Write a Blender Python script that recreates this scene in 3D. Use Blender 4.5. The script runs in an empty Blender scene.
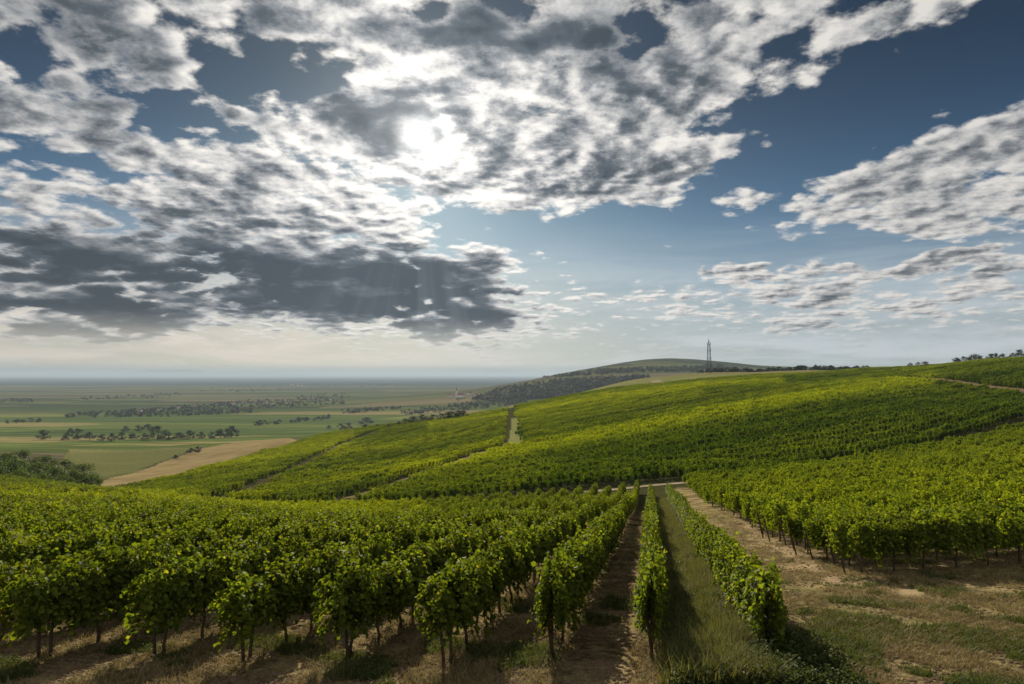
import bpy, math, random
import numpy as np
R = math.radians
random.seed(7); rng = np.random.default_rng(11)
S = bpy.context.scene; COL = S.collection

# ------------------------------------------------------------------ camera, light, exposure
FPX = 683.0; CXP, CYP = 512.0, 342.0; PITCH = R(2.74)
cd = bpy.data.cameras.new('camera'); cam = bpy.data.objects.new('camera', cd); COL.objects.link(cam)
cd.sensor_width = 36.0; cd.lens = FPX/1024*36.0; cd.clip_start = 0.1; cd.clip_end = 250000
cam.location = (0, 0, 0); cam.rotation_euler = (R(90)+PITCH, 0, 0); S.camera = cam
S.render.resolution_x = 1024; S.render.resolution_y = 684
S.view_settings.view_transform = 'Standard'; S.view_settings.look = 'None'
S.view_settings.exposure = 1.25; S.view_settings.gamma = 1.0
S.cycles.use_denoising = True
S.cycles.max_bounces = 6; S.cycles.diffuse_bounces = 2; S.cycles.transmission_bounces = 3
S.cycles.volume_bounces = 0; S.cycles.glossy_bounces = 1
S.cycles.sample_clamp_indirect = 4.0

def ray(px, py):
    x = (px-CXP)/FPX; y = (CYP-py)/FPX
    c, s = math.cos(PITCH), math.sin(PITCH)
    d = np.array([x, c - y*s, s + y*c]); return d/np.linalg.norm(d)
def azel(px, py):
    d = ray(px, py); return math.degrees(math.atan2(d[0], d[1])), math.degrees(math.asin(d[2]))
SUND = ray(418, 133)
SAZ, SEL = azel(418, 133)
sl = bpy.data.lights.new('sun', 'SUN'); sl.energy = 5.0; sl.angle = R(0.6); sl.color = (1.0, 0.90, 0.72)
sun = bpy.data.objects.new('sun', sl); COL.objects.link(sun)
from mathutils import Vector
sun.rotation_euler = Vector(tuple(SUND)).to_track_quat('Z', 'Y').to_euler()

# ------------------------------------------------------------------ node helper
class NT:
    def __init__(s, nt): s.nt = nt; nt.nodes.clear()
    def n(s, t, **k):
        o = s.nt.nodes.new(t)
        for a, b in k.items(): setattr(o, a, b)
        return o
    def put(s, sock, v):
        if hasattr(v, 'is_linked') or hasattr(v, 'links'): s.nt.links.new(v, sock)
        elif isinstance(v, (tuple, list)) and len(v) == 3 and sock.type == 'RGBA': sock.default_value = (*v, 1)
        else: sock.default_value = v
    def m(s, op, a, b=None, c=None, clamp=False):
        o = s.n('ShaderNodeMath', operation=op, use_clamp=clamp)
        for i, v in enumerate((a, b, c)):
            if v is not None: s.put(o.inputs[i], v)
        return o.outputs[0]
    def vm(s, op, a, b=None, scale=None):
        o = s.n('ShaderNodeVectorMath', operation=op); s.put(o.inputs[0], a)
        if b is not None: s.put(o.inputs[1], b)
        if scale is not None: s.put(o.inputs['Scale'], scale)
        return o.outputs['Value'] if op in ('DOT_PRODUCT', 'LENGTH', 'DISTANCE') else o.outputs[0]
    def ss(s, x, a, b, lo=0.0, hi=1.0, mode='SMOOTHSTEP'):
        o = s.n('ShaderNodeMapRange', interpolation_type=mode)
        for i, v in enumerate((x, a, b, lo, hi)): s.put(o.inputs[i], v)
        return o.outputs[0]
    def mix(s, f, a, b, blend='MIX'):
        o = s.n('ShaderNodeMix', data_type='RGBA', blend_type=blend)
        s.put(o.inputs[0], f); s.put(o.inputs[6], a); s.put(o.inputs[7], b); return o.outputs[2]
    def noise(s, v, scale, detail=3, rough=0.5, dist=0.0, dim='3D', lac=2.0):
        o = s.n('ShaderNodeTexNoise', noise_dimensions=dim)
        if v is not None: s.put(o.inputs['Vector'], v)
        o.inputs['Scale'].default_value = scale; o.inputs['Detail'].default_value = detail
        o.inputs['Roughness'].default_value = rough; o.inputs['Distortion'].default_value = dist
        o.inputs['Lacunarity'].default_value = lac
        return o
    def attr(s, name, typ='GEOMETRY'):
        return s.n('ShaderNodeAttribute', attribute_name=name, attribute_type=typ)

# ------------------------------------------------------------------ sky (world)
W = bpy.data.worlds.new('World'); S.world = W; W.use_nodes = True
w = NT(W.node_tree)
D = w.n('ShaderNodeTexCoord').outputs['Generated']
D = w.vm('NORMALIZE', D)
sx = w.n('ShaderNodeSeparateXYZ'); w.put(sx.inputs[0], D)
dx, dy, dz = sx.outputs
az = w.m('MULTIPLY', w.m('ARCTAN2', dx, dy), 180/math.pi)
el = w.m('MULTIPLY', w.m('ARCSINE', dz), 180/math.pi)
sky = w.n('ShaderNodeTexSky', sky_type='NISHITA', sun_disc=False)
sky.sun_elevation = R(SEL); sky.sun_rotation = R(SAZ)
sky.altitude = 300; sky.air_density = 1.0; sky.dust_density = 0.6; sky.ozone_density = 2.0
# flat cloud deck seen in perspective
den = w.m('ADD', w.m('MAXIMUM', dz, 0.0), 0.19)
cp = w.n('ShaderNodeCombineXYZ'); w.put(cp.inputs[0], w.m('DIVIDE', dx, den)); w.put(cp.inputs[1], w.m('DIVIDE', dy, den))
P = cp.outputs[0]
ps = (SUND[0]/(SUND[2]+.19), SUND[1]/(SUND[2]+.19), 0.0)
tosun = w.vm('NORMALIZE', w.vm('SUBTRACT', ps, P))
def fb(vec, sc, det, ro=0.58, dist=0.25): return w.noise(vec, sc, det, ro, dist, dim='2D').outputs[0]
def structure(vec):
    a = w.m('SUBTRACT', fb(vec, 2.9, 8, 0.62, 0.1), .5)
    wv = w.vm('ADD', vec, w.vm('SCALE', w.noise(vec, 5.0, 3, .6, 0, '2D').outputs['Color'], scale=.16))
    vo = w.n('ShaderNodeTexVoronoi', voronoi_dimensions='2D', feature='SMOOTH_F1'); w.put(vo.inputs['Vector'], wv)
    vo.inputs['Scale'].default_value = 8.6; vo.inputs['Smoothness'].default_value = .35
    b = w.m('SUBTRACT', .42, vo.outputs['Distance'])
    c = w.m('SUBTRACT', fb(w.vm('ADD', vec, (7.3, 2.1, 0)), 13, 6, .62, .0), .5)
    return w.m('ADD', w.m('MULTIPLY', a, 2.1), w.m('ADD', w.m('MULTIPLY', b, .95), w.m('MULTIPLY', c, 1.05)))
s1 = structure(P); s2 = structure(w.vm('ADD', P, w.vm('SCALE', tosun, scale=0.028)))
nB = fb(w.vm('ADD', P, (1.3, 4.1, 0)), 6.0, 6, 0.65, 0.1)
# streaky noise used low over the horizon
st = w.n('ShaderNodeCombineXYZ'); w.put(st.inputs[0], w.m('MULTIPLY', az, 0.05)); w.put(st.inputs[1], w.m('MULTIPLY', el, 0.42))
nS = fb(st.outputs[0], 1.6, 6, 0.62, 0.4)
# coverage: soft regions laid out by compass bearing and elevation
wob = w.noise(P, 1.6, 3, 0.6, 0).outputs['Color']
cc = w.n('ShaderNodeCombineXYZ'); w.put(cc.inputs[0], az); w.put(cc.inputs[1], el)
Q = w.vm('ADD', cc.outputs[0], w.vm('MULTIPLY', w.vm('SUBTRACT', wob, (.5, .5, .5)), (14.0, 7.0, 0)))
def blobs(lst):
    acc = None
    for px, py, rx, ry, rot, wt in lst:
        a, e = azel(px, py)
        mp = w.n('ShaderNodeMapping', vector_type='TEXTURE'); w.put(mp.inputs[0], Q)
        mp.inputs['Location'].default_value = (a, e, 0); mp.inputs['Rotation'].default_value = (0, 0, R(rot))
        k = 0.078
        mp.inputs['Scale'].default_value = (rx*k, ry*k, 1)
        g = w.n('ShaderNodeTexGradient', gradient_type='SPHERICAL'); w.put(g.inputs[0], mp.outputs[0])
        gg = w.ss(g.outputs['Fac'], 0.0, 0.75)
        acc = w.m('MULTIPLY', gg, wt) if acc is None else w.m('MULTIPLY_ADD', gg, wt, acc)
    return acc
cov = blobs([
    (170, 50, 440, 180, 0, .44), (480, 45, 300, 150, 5, .50), (430, 120, 150, 55, 10, .20), (300, 190, 400, 62, -3, .62),
    (170, 272, 440, 92, 0, .70), (380, 288, 180, 70, 0, .50), (480, 330, 130, 34, 0, .50), (60, 318, 150, 30, 0, .50), (500, 265, 60, 50, 0, .25),
    (730, 35, 360, 56, 22, .75), (900, 8, 220, 34, 22, .55), (500, 140, 100, 40, 0, .20),
    (940, 172, 200, 50, 16, .85), (1010, 212, 130, 30, 10, .5), (900, 258, 120, 18, 6, .72), (1015, 262, 55, 20, 10, .7),
    (738, 268, 56, 22, 0, .95), (815, 289, 110, 13, -3, .8), (870, 240, 200, 14, 5, -.5), (700, 155, 120, 44, 8, .68), (575, 172, 190, 50, 0, .85), (745, 195, 60, 20, 0, .5),
    (640, 108, 140, 44, 15, .50), (600, 188, 110, 34, 0, .5), (490, 182, 70, 22, 0, .35), (900, 305, 260, 24, 3, .42), (640, 305, 190, 24, 0, .40), (655, 205, 50, 16, 0, .45),
    (300, 75, 90, 40, 10, -.42), (470, 215, 60, 30, 25, -.35), (520, 240, 80, 20, 0, -.3), (260, 60, 50, 26, 40, -.35), (180, 100, 50, 20, 20, -.3), (240, 138, 170, 20, -4, -.42), (200, 110, 80, 30, 30, -.3),
    (70, 150, 130, 18, 0, -.45), (20, 45, 60, 30, 0, -.35), (150, 195, 120, 14, 0, -.2), (860, 95, 260, 55, 22, -.55), (660, 245, 260, 34, 0, -.45), (420, 15, 40, 30, 0, -.3), (660, 15, 60, 20, 0, -.3)])
drk = blobs([
    (200, 275, 400, 74, 0, .70), (420, 300, 150, 55, 0, .50), (60, 320, 150, 26, 0, .5), (480, 330, 120, 30, 0, .35),
    (90, 85, 210, 90, 0, .42), (540, 25, 190, 70, 5, .48), (370, 120, 90, 34, 0, .45), (330, 40, 150, 50, 0, .30), (130, 15, 220, 50, 0, .35),
    (690, 5, 130, 30, 10, .30), (240, 215, 250, 40, 0, .15), (260, 120, 60, 30, 0, .3), (600, 40, 90, 40, 0, .2), (620, 60, 120, 40, 0, .2)])
back = w.ss(dy, .35, -.25); high = w.ss(el, 38.0, 60.0)
cov = w.m('ADD', cov, w.m('MULTIPLY', w.m('MAXIMUM', back, high), .55))  # unseen clouds added behind and overhead to fill the shaded foliage
dens = w.m('ADD', cov, w.m('MULTIPLY', s1, .82))
alpha = w.ss(dens, 0.14, 0.56)
sund = w.vm('DOT_PRODUCT', D, tuple(SUND))
ang = w.m('MULTIPLY', w.m('ARCCOSINE', w.m('MINIMUM', sund, 0.999999)), 180/math.pi)
near1 = w.m('EXPONENT', w.m('MULTIPLY', ang, -1/13.0))
near2 = w.m('EXPONENT', w.m('MULTIPLY', ang, -1/2.6))
core = w.ss(w.m('ADD', ang, w.m('MULTIPLY', w.m('SUBTRACT', nB, .5), 2.2)), 2.4, -0.4)
rel = w.m('MULTIPLY', w.m('SUBTRACT', s1, s2), w.ss(drk, .2, .8, .85, .35))
nM = fb(w.vm('ADD', P, (5.3, 1.7, 0)), 3.0, 4, 0.55, 0.0)
body = w.ss(dens, 0.25, 1.25, mode='LINEAR')
thick = w.m('MULTIPLY', body, .50)
thick = w.m('MULTIPLY_ADD', w.m('MULTIPLY', drk, w.ss(dens, 0.15, 0.75)), w.ss(nM, .34, .60, .42, 1.15), thick)
thick = w.m('SUBTRACT', thick, rel)
thick = w.m('ADD', thick, w.m('MULTIPLY', w.m('SUBTRACT', nB, .5), w.m('SUBTRACT', .75, w.m('MINIMUM', w.m('MULTIPLY', drk, .5), .25))))
tc = w.ss(thick, -0.05, 1.0, mode='LINEAR')
ramp = w.n('ShaderNodeValToRGB'); w.put(ramp.inputs[0], tc)
e = ramp.color_ramp.elements
e[0].position = 0.0; e[0].color = (.98, .95, .90, 1)
e[1].position = 1.0; e[1].color = (.066, .086, .108, 1)
q = e.new(0.25); q.color = (.66, .66, .655, 1)
q = e.new(0.48); q.color = (.30, .32, .345, 1)
q = e.new(0.70); q.color = (.118, .143, .170, 1)
bright = w.m('ADD', w.m('MULTIPLY', w.m('MAXIMUM', back, w.m('MULTIPLY', high, .6)), .30), w.m('ADD', w.m('MULTIPLY', near1, 1.05), 0.66))
# cloud lit less far away from the sun, except the added fill clouds
ccol = w.vm('SCALE', ramp.outputs[0], scale=bright)
warm = w.mix(w.m('MULTIPLY', near1, .8), (1, 1, 1), (1.06, 1.0, .93))
ccol = w.vm('MULTIPLY', ccol, warm)
# clear sky
skyc = w.vm('SCALE', sky.outputs[0], scale=0.052)
skyc = w.vm('MULTIPLY', skyc, (0.56, 0.82, 1.0))
skyc = w.vm('SCALE', skyc, scale=w.ss(el, 2.0, 26.0, .92, 0.30))
# low pale veil towards the horizon
veil = w.m('MULTIPLY', w.ss(el, 14.0, 2.5), w.ss(nS, .25, .75, .72, 1.0))
azr = w.ss(az, -20.0, 22.0)
vcol = w.mix(azr, (.64, .56, .48), (.46, .50, .525))
vcol = w.vm('SCALE', vcol, scale=w.ss(nS, .32, .68, .92, 1.16))
vcol = w.mix(w.ss(el, 1.0, 0.1), vcol, (.25, .30, .335))
base = w.mix(w.m('MULTIPLY', veil, .97), skyc, vcol)
glow = w.vm('SCALE', (1.0, .96, .88), scale=w.m('ADD', w.m('MULTIPLY', near2, .40), w.m('MULTIPLY', near1, .06)))
base = w.vm('ADD', base, glow)
col = w.mix(w.m('MULTIPLY', alpha, w.ss(el, 1.5, 5.0, .25, 1.0)), base, ccol)
# shafts of light fanning down below the sun
vx = w.m('SUBTRACT', az, SAZ); vy = w.m('SUBTRACT', SEL, el)
fan = w.m('ARCTAN2', vx, w.m('MAXIMUM', vy, .01))
fn = w.n('ShaderNodeTexNoise', noise_dimensions='1D'); w.put(fn.inputs['W'], fan); fn.inputs['Scale'].default_value = 7; fn.inputs['Detail'].default_value = 2.5
shaft = w.m('MULTIPLY', w.ss(fn.outputs[0], .40, .80), w.m('MULTIPLY', w.ss(vy, 6.0, 14.0), w.ss(w.m('ABSOLUTE', fan), .75, .2)))
shaft = w.m('MULTIPLY', shaft, w.ss(el, 0.0, 4.0))
col = w.vm('ADD', col, w.vm('SCALE', (.13, .14, .145), scale=w.m('MULTIPLY', shaft, .42)))
sp = w.m('ADD', w.m('MULTIPLY', core, 1.5), w.m('MULTIPLY', near2, .35))
col = w.vm('ADD', col, w.vm('SCALE', (1.0, .97, .90), scale=sp))
# below the horizon: the ground's dull bounce
col = w.mix(w.ss(el, -0.6, -0.1), (.10, .11, .09), col)
bg = w.n('ShaderNodeBackground'); w.put(bg.inputs[0], col); bg.inputs[1].default_value = 0.44
ow = w.n('ShaderNodeOutputWorld'); w.nt.links.new(bg.outputs[0], ow.inputs[0])
W.cycles.sampling_method = 'MANUAL'; W.cycles.sample_map_resolution = 512

# ------------------------------------------------------------------ terrain height (metres, eye level = 0)
YK = np.array([8, 15, 30, 60, 100, 130, 170, 250, 350, 450, 600, 800, 1100, 1600, 2500, 4500.])
CK = np.array([-150, 0, 128, 256, 384, 512, 640, 768, 896, 1024, 1200.])
TB = np.array([
 [-5.2, -6.1, -8.2, -12.2, -17.7, -21.8, -27.5, -45.0, -53.5, -57, -68, -84, -104, -117, -120, -120],
 [-5.2, -6.1, -8.2, -12.3, -17.8, -21.9, -27.9, -45.0, -53.5, -57, -68, -84, -104, -117, -120, -120],
 [-5.2, -6.1, -8.2, -12.5, -18.5, -23.7, -30.5, -43.5, -53.0, -60, -71, -84, -102, -117, -120, -120],
 [-5.2, -6.1, -8.3, -12.8, -19.8, -25.8, -30.0, -37.0, -45.0, -52.5, -59.5, -78, -100, -117, -120, -120],
 [-5.2, -6.1, -8.3, -13.0, -20.5, -24.0, -28.0, -33.5, -38.0, -41, -46.5, -62, -92, -115, -120, -120],
 [-5.2, -6.1, -8.2, -12.5, -19.5, -21.5, -24.5, -27.5, -29.5, -30, -30, -38, -62, -100, -120, -120],
 [-5.2, -6.1, -8.2, -12.3, -18.0, -19.5, -20.5, -20.0, -18.5, -15.5, -12, -12.5, -8, -45, -100, -120],
 [-5.2, -6.1, -8.2, -12.0, -16.5, -18.0, -17.0, -14.0, -10.0, -6, -2, -1, 4, -20, -80, -120],
 [-5.2, -6.1, -8.0, -11.5, -14.8, -15.0, -13.5, -9.0, -4.0, 0, 4.5, 5.5, 7, -5, -60, -120],
 [-5.2, -6.1, -7.7, -10.1, -12.3, -11.7, -9.5, -5.8, 3.6, 9.3, 13, 14, 13, 0, -40, -120],
 [-5.2, -6.1, -7.5, -9.5, -10.5, -8.5, -5.0, 0.0, 7.0, 13, 18, 20, 18, 5, -40, -120]])
LYK = np.log(YK)
def cr(t):
    t2, t3 = t*t, t*t*t
    return (-.5*t+t2-.5*t3, 1-2.5*t2+1.5*t3, .5*t+2*t2-1.5*t3, -.5*t2+.5*t3)
def G(X, Y, cx, cy, sx_, sy_, h): return h*np.exp(-.5*(((X-cx)/sx_)**2+((Y-cy)/sy_)**2))
def H(X, Y):
    X = np.asarray(X, float); Y = np.asarray(Y, float)
    r = np.hypot(X, Y)+1e-6; th = np.arctan2(X, Y); tcl = np.clip(th, -R(50), R(50))
    Yd = r*np.cos(tcl); cl = CXP+FPX*np.tan(tcl)
    ly = np.log(np.clip(Yd, YK[0], YK[-1]))
    fi = np.interp(ly, LYK, np.arange(len(YK))); fc = np.interp(cl, CK, np.arange(len(CK)))
    i0 = np.clip(np.floor(fi).astype(int), 0, len(YK)-2); j0 = np.clip(np.floor(fc).astype(int), 0, len(CK)-2)
    wi = cr(fi-i0); wj = cr(fc-j0); z = 0
    for a in range(4):
        ii = np.clip(i0+a-1, 0, len(YK)-1)
        for b in range(4):
            jj = np.clip(j0+b-1, 0, len(CK)-1)
            z = z + wi[a]*wj[b]*TB[jj, ii]
    z = np.where(Yd < YK[0], -4.1-.136*Yd, z)
    fade = np.clip((Yd-10)/60, 0, 1)
    und = (.22*np.sin(X*.11+.6*np.sin(Y*.05))*np.cos(Y*.083+1.1)+.5*np.sin(X*.031+Y*.047+2)*np.sin(Y*.021-X*.013))
    big = np.clip((Yd-140)/150, 0, 1)*np.clip((1500-Yd)/600, 0, 1)
    z = z + und*fade*np.clip((6000-Yd)/3000, 0, 1) + big*.9*np.sin(X*.043-Y*.027+1.0)*np.sin(Y*.016+.5)
    z = z + .035*np.sin(X*1.7+Y*.6)*np.sin(Y*1.3-X*.4)*np.clip((60-Yd)/40, 0, 1)
    k = np.clip((Y-1700)/900, 0, 1); k = k*k*(3-2*k)
    z = z + k*(G(X, Y, 720, 3500, 560, 650, 152)+G(X, Y, 1800, 4300, 800, 800, 115)+G(X, Y, 300, 2700, 420, 380, 48)
               + G(X, Y, 3200, 5200, 1400, 900, 120) + 9*np.sin(X*.0061)*np.sin(Y*.0047)*np.exp(-((X-900)/900.)**2)*np.exp(-((Y-3500)/1300.)**2))
    return z
_yy = np.concatenate([np.geomspace(9, 1200, 1200), np.geomspace(1204, 60000, 1500)])
def hit(px, py):
    """ground point seen at a pixel of the photograph"""
    d = ray(px, py); t = _yy/d[1]
    z = H(d[0]*t, d[1]*t); below = np.nonzero(z >= d[2]*t)[0]
    if len(below) == 0: return None
    i = below[0]
    if i == 0: tt = t[0]
    else:
        a = (z[i-1]-d[2]*t[i-1]); b = (z[i]-d[2]*t[i]); tt = t[i-1]+(t[i]-t[i-1])*(-a)/(b-a+1e-12)
    return float(d[0]*tt), float(d[1]*tt)
def hits(*pts): return [hit(*p) for p in pts]
def topx(X, Y, Z):
    c, s = math.cos(PITCH), math.sin(PITCH)
    f = Y*c+Z*s; u = -Y*s+Z*c
    return CXP+FPX*X/f, CYP-FPX*u/f
def inpoly(X, Y, poly):
    X = np.asarray(X); Y = np.asarray(Y); ins = np.zeros(X.shape, bool); n = len(poly)
    for i in range(n):
        x1, y1 = poly[i]; x2, y2 = poly[(i+1) % n]
        c = ((y1 > Y) != (y2 > Y)) & (X < (x2-x1)*(Y-y1)/((y2-y1) if y2 != y1 else 1e-9)+x1)
        ins ^= c
    return ins
def distline(X, Y, line):
    X = np.asarray(X, float); Y = np.asarray(Y, float); best = np.full(X.shape, 1e9)
    for (x1, y1), (x2, y2) in zip(line[:-1], line[1:]):
        L2 = (x2-x1)**2+(y2-y1)**2+1e-9
        t = np.clip(((X-x1)*(x2-x1)+(Y-y1)*(y2-y1))/L2, 0, 1)
        best = np.minimum(best, np.hypot(X-x1-t*(x2-x1), Y-y1-t*(y2-y1)))
    return best

# ------------------------------------------------------------------ object helpers
def mesh_obj(name, verts, faces, mat=None, parent=None, link=True, smooth=False):
    me = bpy.data.meshes.new(name)
    if isinstance(verts, np.ndarray): mesh_np(me, verts, faces)
    else: me.from_pydata(verts, [], faces)
    me.update()
    if mat: me.materials.append(mat)
    if smooth: me.polygons.foreach_set('use_smooth', np.ones(len(me.polygons), bool))
    o = bpy.data.objects.new(name, me)
    if link: COL.objects.link(o)
    if parent: o.parent = parent
    return o
def mesh_np(me, V, F):
    V = np.asarray(V, np.float32); F = np.asarray(F, np.int32); n, k = F.shape
    me.vertices.add(len(V)); me.vertices.foreach_set('co', V.ravel())
    me.loops.add(n*k); me.loops.foreach_set('vertex_index', F.ravel())
    me.polygons.add(n); me.polygons.foreach_set('loop_start', np.arange(0, n*k, k, dtype=np.int32))
    me.update(calc_edges=True)
def tag(o, label=None, cat=None, group=None, kind=None):
    if label: o['label'] = label
    if cat: o['category'] = cat
    if group: o['group'] = group
    if kind: o['kind'] = kind
    return o
def empty(name, loc):
    o = bpy.data.objects.new(name, None); o.empty_display_size = .3; COL.objects.link(o); o.location = loc; return o
class MB:
    def __init__(s): s.v = []; s.f = []
    def tube(s, pts, rad, n=6, cap=True):
        b0 = len(s.v); pts = [Vector(p) for p in pts]
        for i, p in enumerate(pts):
            a = pts[max(i-1, 0)]; b = pts[min(i+1, len(pts)-1)]; d = (b-a).normalized()
            u = d.orthogonal().normalized() if i == 0 else (u-d*u.dot(d)).normalized()
            vv = d.cross(u); r = rad[i] if isinstance(rad, (list, tuple)) else rad
            for k in range(n):
                t = 2*math.pi*k/n; s.v.append(tuple(p+u*r*math.cos(t)+vv*r*math.sin(t)))
        for i in range(len(pts)-1):
            for k in range(n):
                s.f.append((b0+i*n+k, b0+i*n+(k+1) % n, b0+(i+1)*n+(k+1) % n, b0+(i+1)*n+k))
        if cap:
            s.f.append(tuple(b0+(len(pts)-1)*n+k for k in range(n))); s.f.append(tuple(b0+n-1-k for k in range(n)))
    def box(s, x0, x1, y0, y1, z0, z1):
        b = len(s.v); s.v += [(x0,y0,z0),(x1,y0,z0),(x1,y1,z0),(x0,y1,z0),(x0,y0,z1),(x1,y0,z1),(x1,y1,z1),(x0,y1,z1)]
        s.f += [tuple(b+i for i in q) for q in ((3,2,1,0),(4,5,6,7),(0,1,5,4),(1,2,6,5),(2,3,7,6),(3,0,4,7))]
    def build(s, name, mat, parent=None, link=True, smooth=False): return mesh_obj(name, s.v, s.f, mat, parent, link, smooth)

# ------------------------------------------------------------------ materials
def leafmat(name, c1, c2, cy, trans=.38, tint=True, rough=.5, tcol=None, spec=.06):
    m = bpy.data.materials.new(name); m.use_nodes = True; t = NT(m.node_tree)
    rnd = t.n('ShaderNodeNewGeometry').outputs['Random Per Island']
    orn = t.n('ShaderNodeObjectInfo').outputs['Random']
    c = t.mix(rnd, c1, c2)
    c = t.mix(t.ss(rnd, .965, 1.0), c, cy)
    c = t.vm('SCALE', c, scale=t.ss(orn, 0, 1, .80, 1.2, 'LINEAR'))
    if tint:  # vine bands of sun and shade come in as leaf colour
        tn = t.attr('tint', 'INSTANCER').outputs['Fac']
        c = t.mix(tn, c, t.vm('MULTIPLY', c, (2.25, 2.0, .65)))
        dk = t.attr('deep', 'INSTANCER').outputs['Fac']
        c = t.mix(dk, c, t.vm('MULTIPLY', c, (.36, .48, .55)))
    p = t.n('ShaderNodeBsdfPrincipled'); t.put(p.inputs['Base Color'], c)
    p.inputs['Roughness'].default_value = .72; p.inputs['Specular IOR Level'].default_value = spec
    tr = t.n('ShaderNodeBsdfTranslucent'); t.put(tr.inputs[0], t.vm('MULTIPLY', c, tcol or (2.0, 1.75, .55)))
    mx = t.n('ShaderNodeMixShader'); mx.inputs[0].default_value = trans
    t.nt.links.new(p.outputs[0], mx.inputs[1]); t.nt.links.new(tr.outputs[0], mx.inputs[2])
    o = t.n('ShaderNodeOutputMaterial'); t.nt.links.new(mx.outputs[0], o.inputs[0]); return m
def plainmat(name, c1, c2, scale=3.0, rough=.85, bump=.3, metal=0.0):
    m = bpy.data.materials.new(name); m.use_nodes = True; t = NT(m.node_tree)
    tc_ = t.n('ShaderNodeTexCoord').outputs['Object']; nz = t.noise(tc_, scale, 6, .6)
    p = t.n('ShaderNodeBsdfPrincipled'); t.put(p.inputs['Base Color'], t.mix(t.ss(nz.outputs[0], .3, .7), c1, c2))
    p.inputs['Roughness'].default_value = rough; p.inputs['Metallic'].default_value = metal; p.inputs['Specular IOR Level'].default_value = 0.0
    b = t.n('ShaderNodeBump'); b.inputs['Strength'].default_value = bump; b.inputs['Distance'].default_value = .02
    t.put(b.inputs['Height'], nz.outputs[0]); t.nt.links.new(b.outputs[0], p.inputs['Normal'])
    o = t.n('ShaderNodeOutputMaterial'); t.nt.links.new(p.outputs[0], o.inputs[0]); return m
M = {}
M['vine'] = leafmat('vine_leaf', (.040, .066, .010), (.108, .130, .015), (.20, .19, .03), trans=.34, tcol=(2.15, 2.05, .50), spec=.03)
M['tree'] = leafmat('tree_leaf', (.020, .040, .008), (.060, .090, .014), (.10, .12, .02), trans=.36, tcol=(1.6, 1.5, .6))
M['far_tree'] = leafmat('far_leaf', (.014, .024, .011), (.026, .036, .014), (.03, .04, .015), trans=.12, tcol=(1.3, 1.3, .8))
M['dry'] = leafmat('dry_grass_blade', (.13, .10, .05), (.25, .20, .095), (.14, .15, .045), trans=.30, tcol=(1.1, 1.0, .7))
M['weed'] = leafmat('weed_leaf', (.035, .052, .015), (.075, .088, .028), (.17, .15, .05), trans=.30, tcol=(1.5, 1.4, .6))
M['tall'] = leafmat('tall_grass_blade', (.055, .070, .022), (.15, .14, .060), (.22, .19, .10), trans=.35, tcol=(1.3, 1.2, .6))
M['bark'] = plainmat('vine_bark', (.045, .032, .022), (.10, .075, .052), 9)
M['wood'] = plainmat('post_wood', (.045, .034, .025), (.09, .07, .052), 12)
M['track'] = plainmat('track_gravel', (.15, .125, .09), (.25, .205, .15), .8, bump=0)
M['dtrack'] = plainmat('earth_track', (.085, .065, .036), (.14, .11, .06), .5, bump=0); M['mtrack'] = plainmat('dark_track', (.030, .024, .013), (.062, .048, .026), .5, bump=0)
M['rtrack'] = plainmat('reddish_track', (.085, .060, .036), (.15, .11, .066), .3, bump=0)
M['steel'] = plainmat('galvanised_steel', (.06, .065, .07), (.09, .095, .10), 2, .6, .0, .0)
M['redsteel'] = plainmat('painted_steel', (.30, .05, .04), (.36, .07, .05), 2, .6, .0)
M['wall'] = plainmat('render_wall', (.62, .60, .55), (.72, .70, .66), .5)
M['roof'] = plainmat('clay_roof', (.20, .09, .06), (.27, .13, .09), .8)
M['glass'] = plainmat('window_glass', (.03, .035, .04), (.05, .055, .06), .8, .2)
M['clod'] = plainmat('earth_clod', (.075, .050, .032), (.15, .105, .068), 6)
M['mount'] = plainmat('distant_hill', (.05, .07, .06), (.07, .09, .07), .001)

# ------------------------------------------------------------------ the lay of the land
def bC(X):   # lower edge of the hillside vineyard
    X = np.asarray(X, float)
    return np.where(X < 0, 120+.85*(np.sqrt(X*X+900)-30), 120+.62*(np.sqrt(X*X+6400)-80))
stubble = hits((97, 489), (104, 480), (160, 463), (203, 448), (235, 441.5), (292, 438.5), (300, 441), (256, 453), (180, 475), (112, 489))
greenfield = hits((60, 462), (70, 449), (205, 447), (160, 462), (104, 477), (90, 470))
track1 = [hit(352, 498), hit(395, 484), hit(440, 468), hit(480, 453), hit(512, 445)]
track2 = [hit(236, 496), hit(262, 485), hit(300, 467), hit(335, 449), hit(352, 441), hit(372, 434)]
patch = hits((508, 445), (523, 445), (524.5, 418), (512, 418))
toptrack = [hit(912, 378.5), hit(940, 381), hit(975, 385.5), hit(1024, 392), hit(1090, 400)]
valley = [(x, float(bC(x))-6.5) for x in range(-150, 150, 6)]
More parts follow.
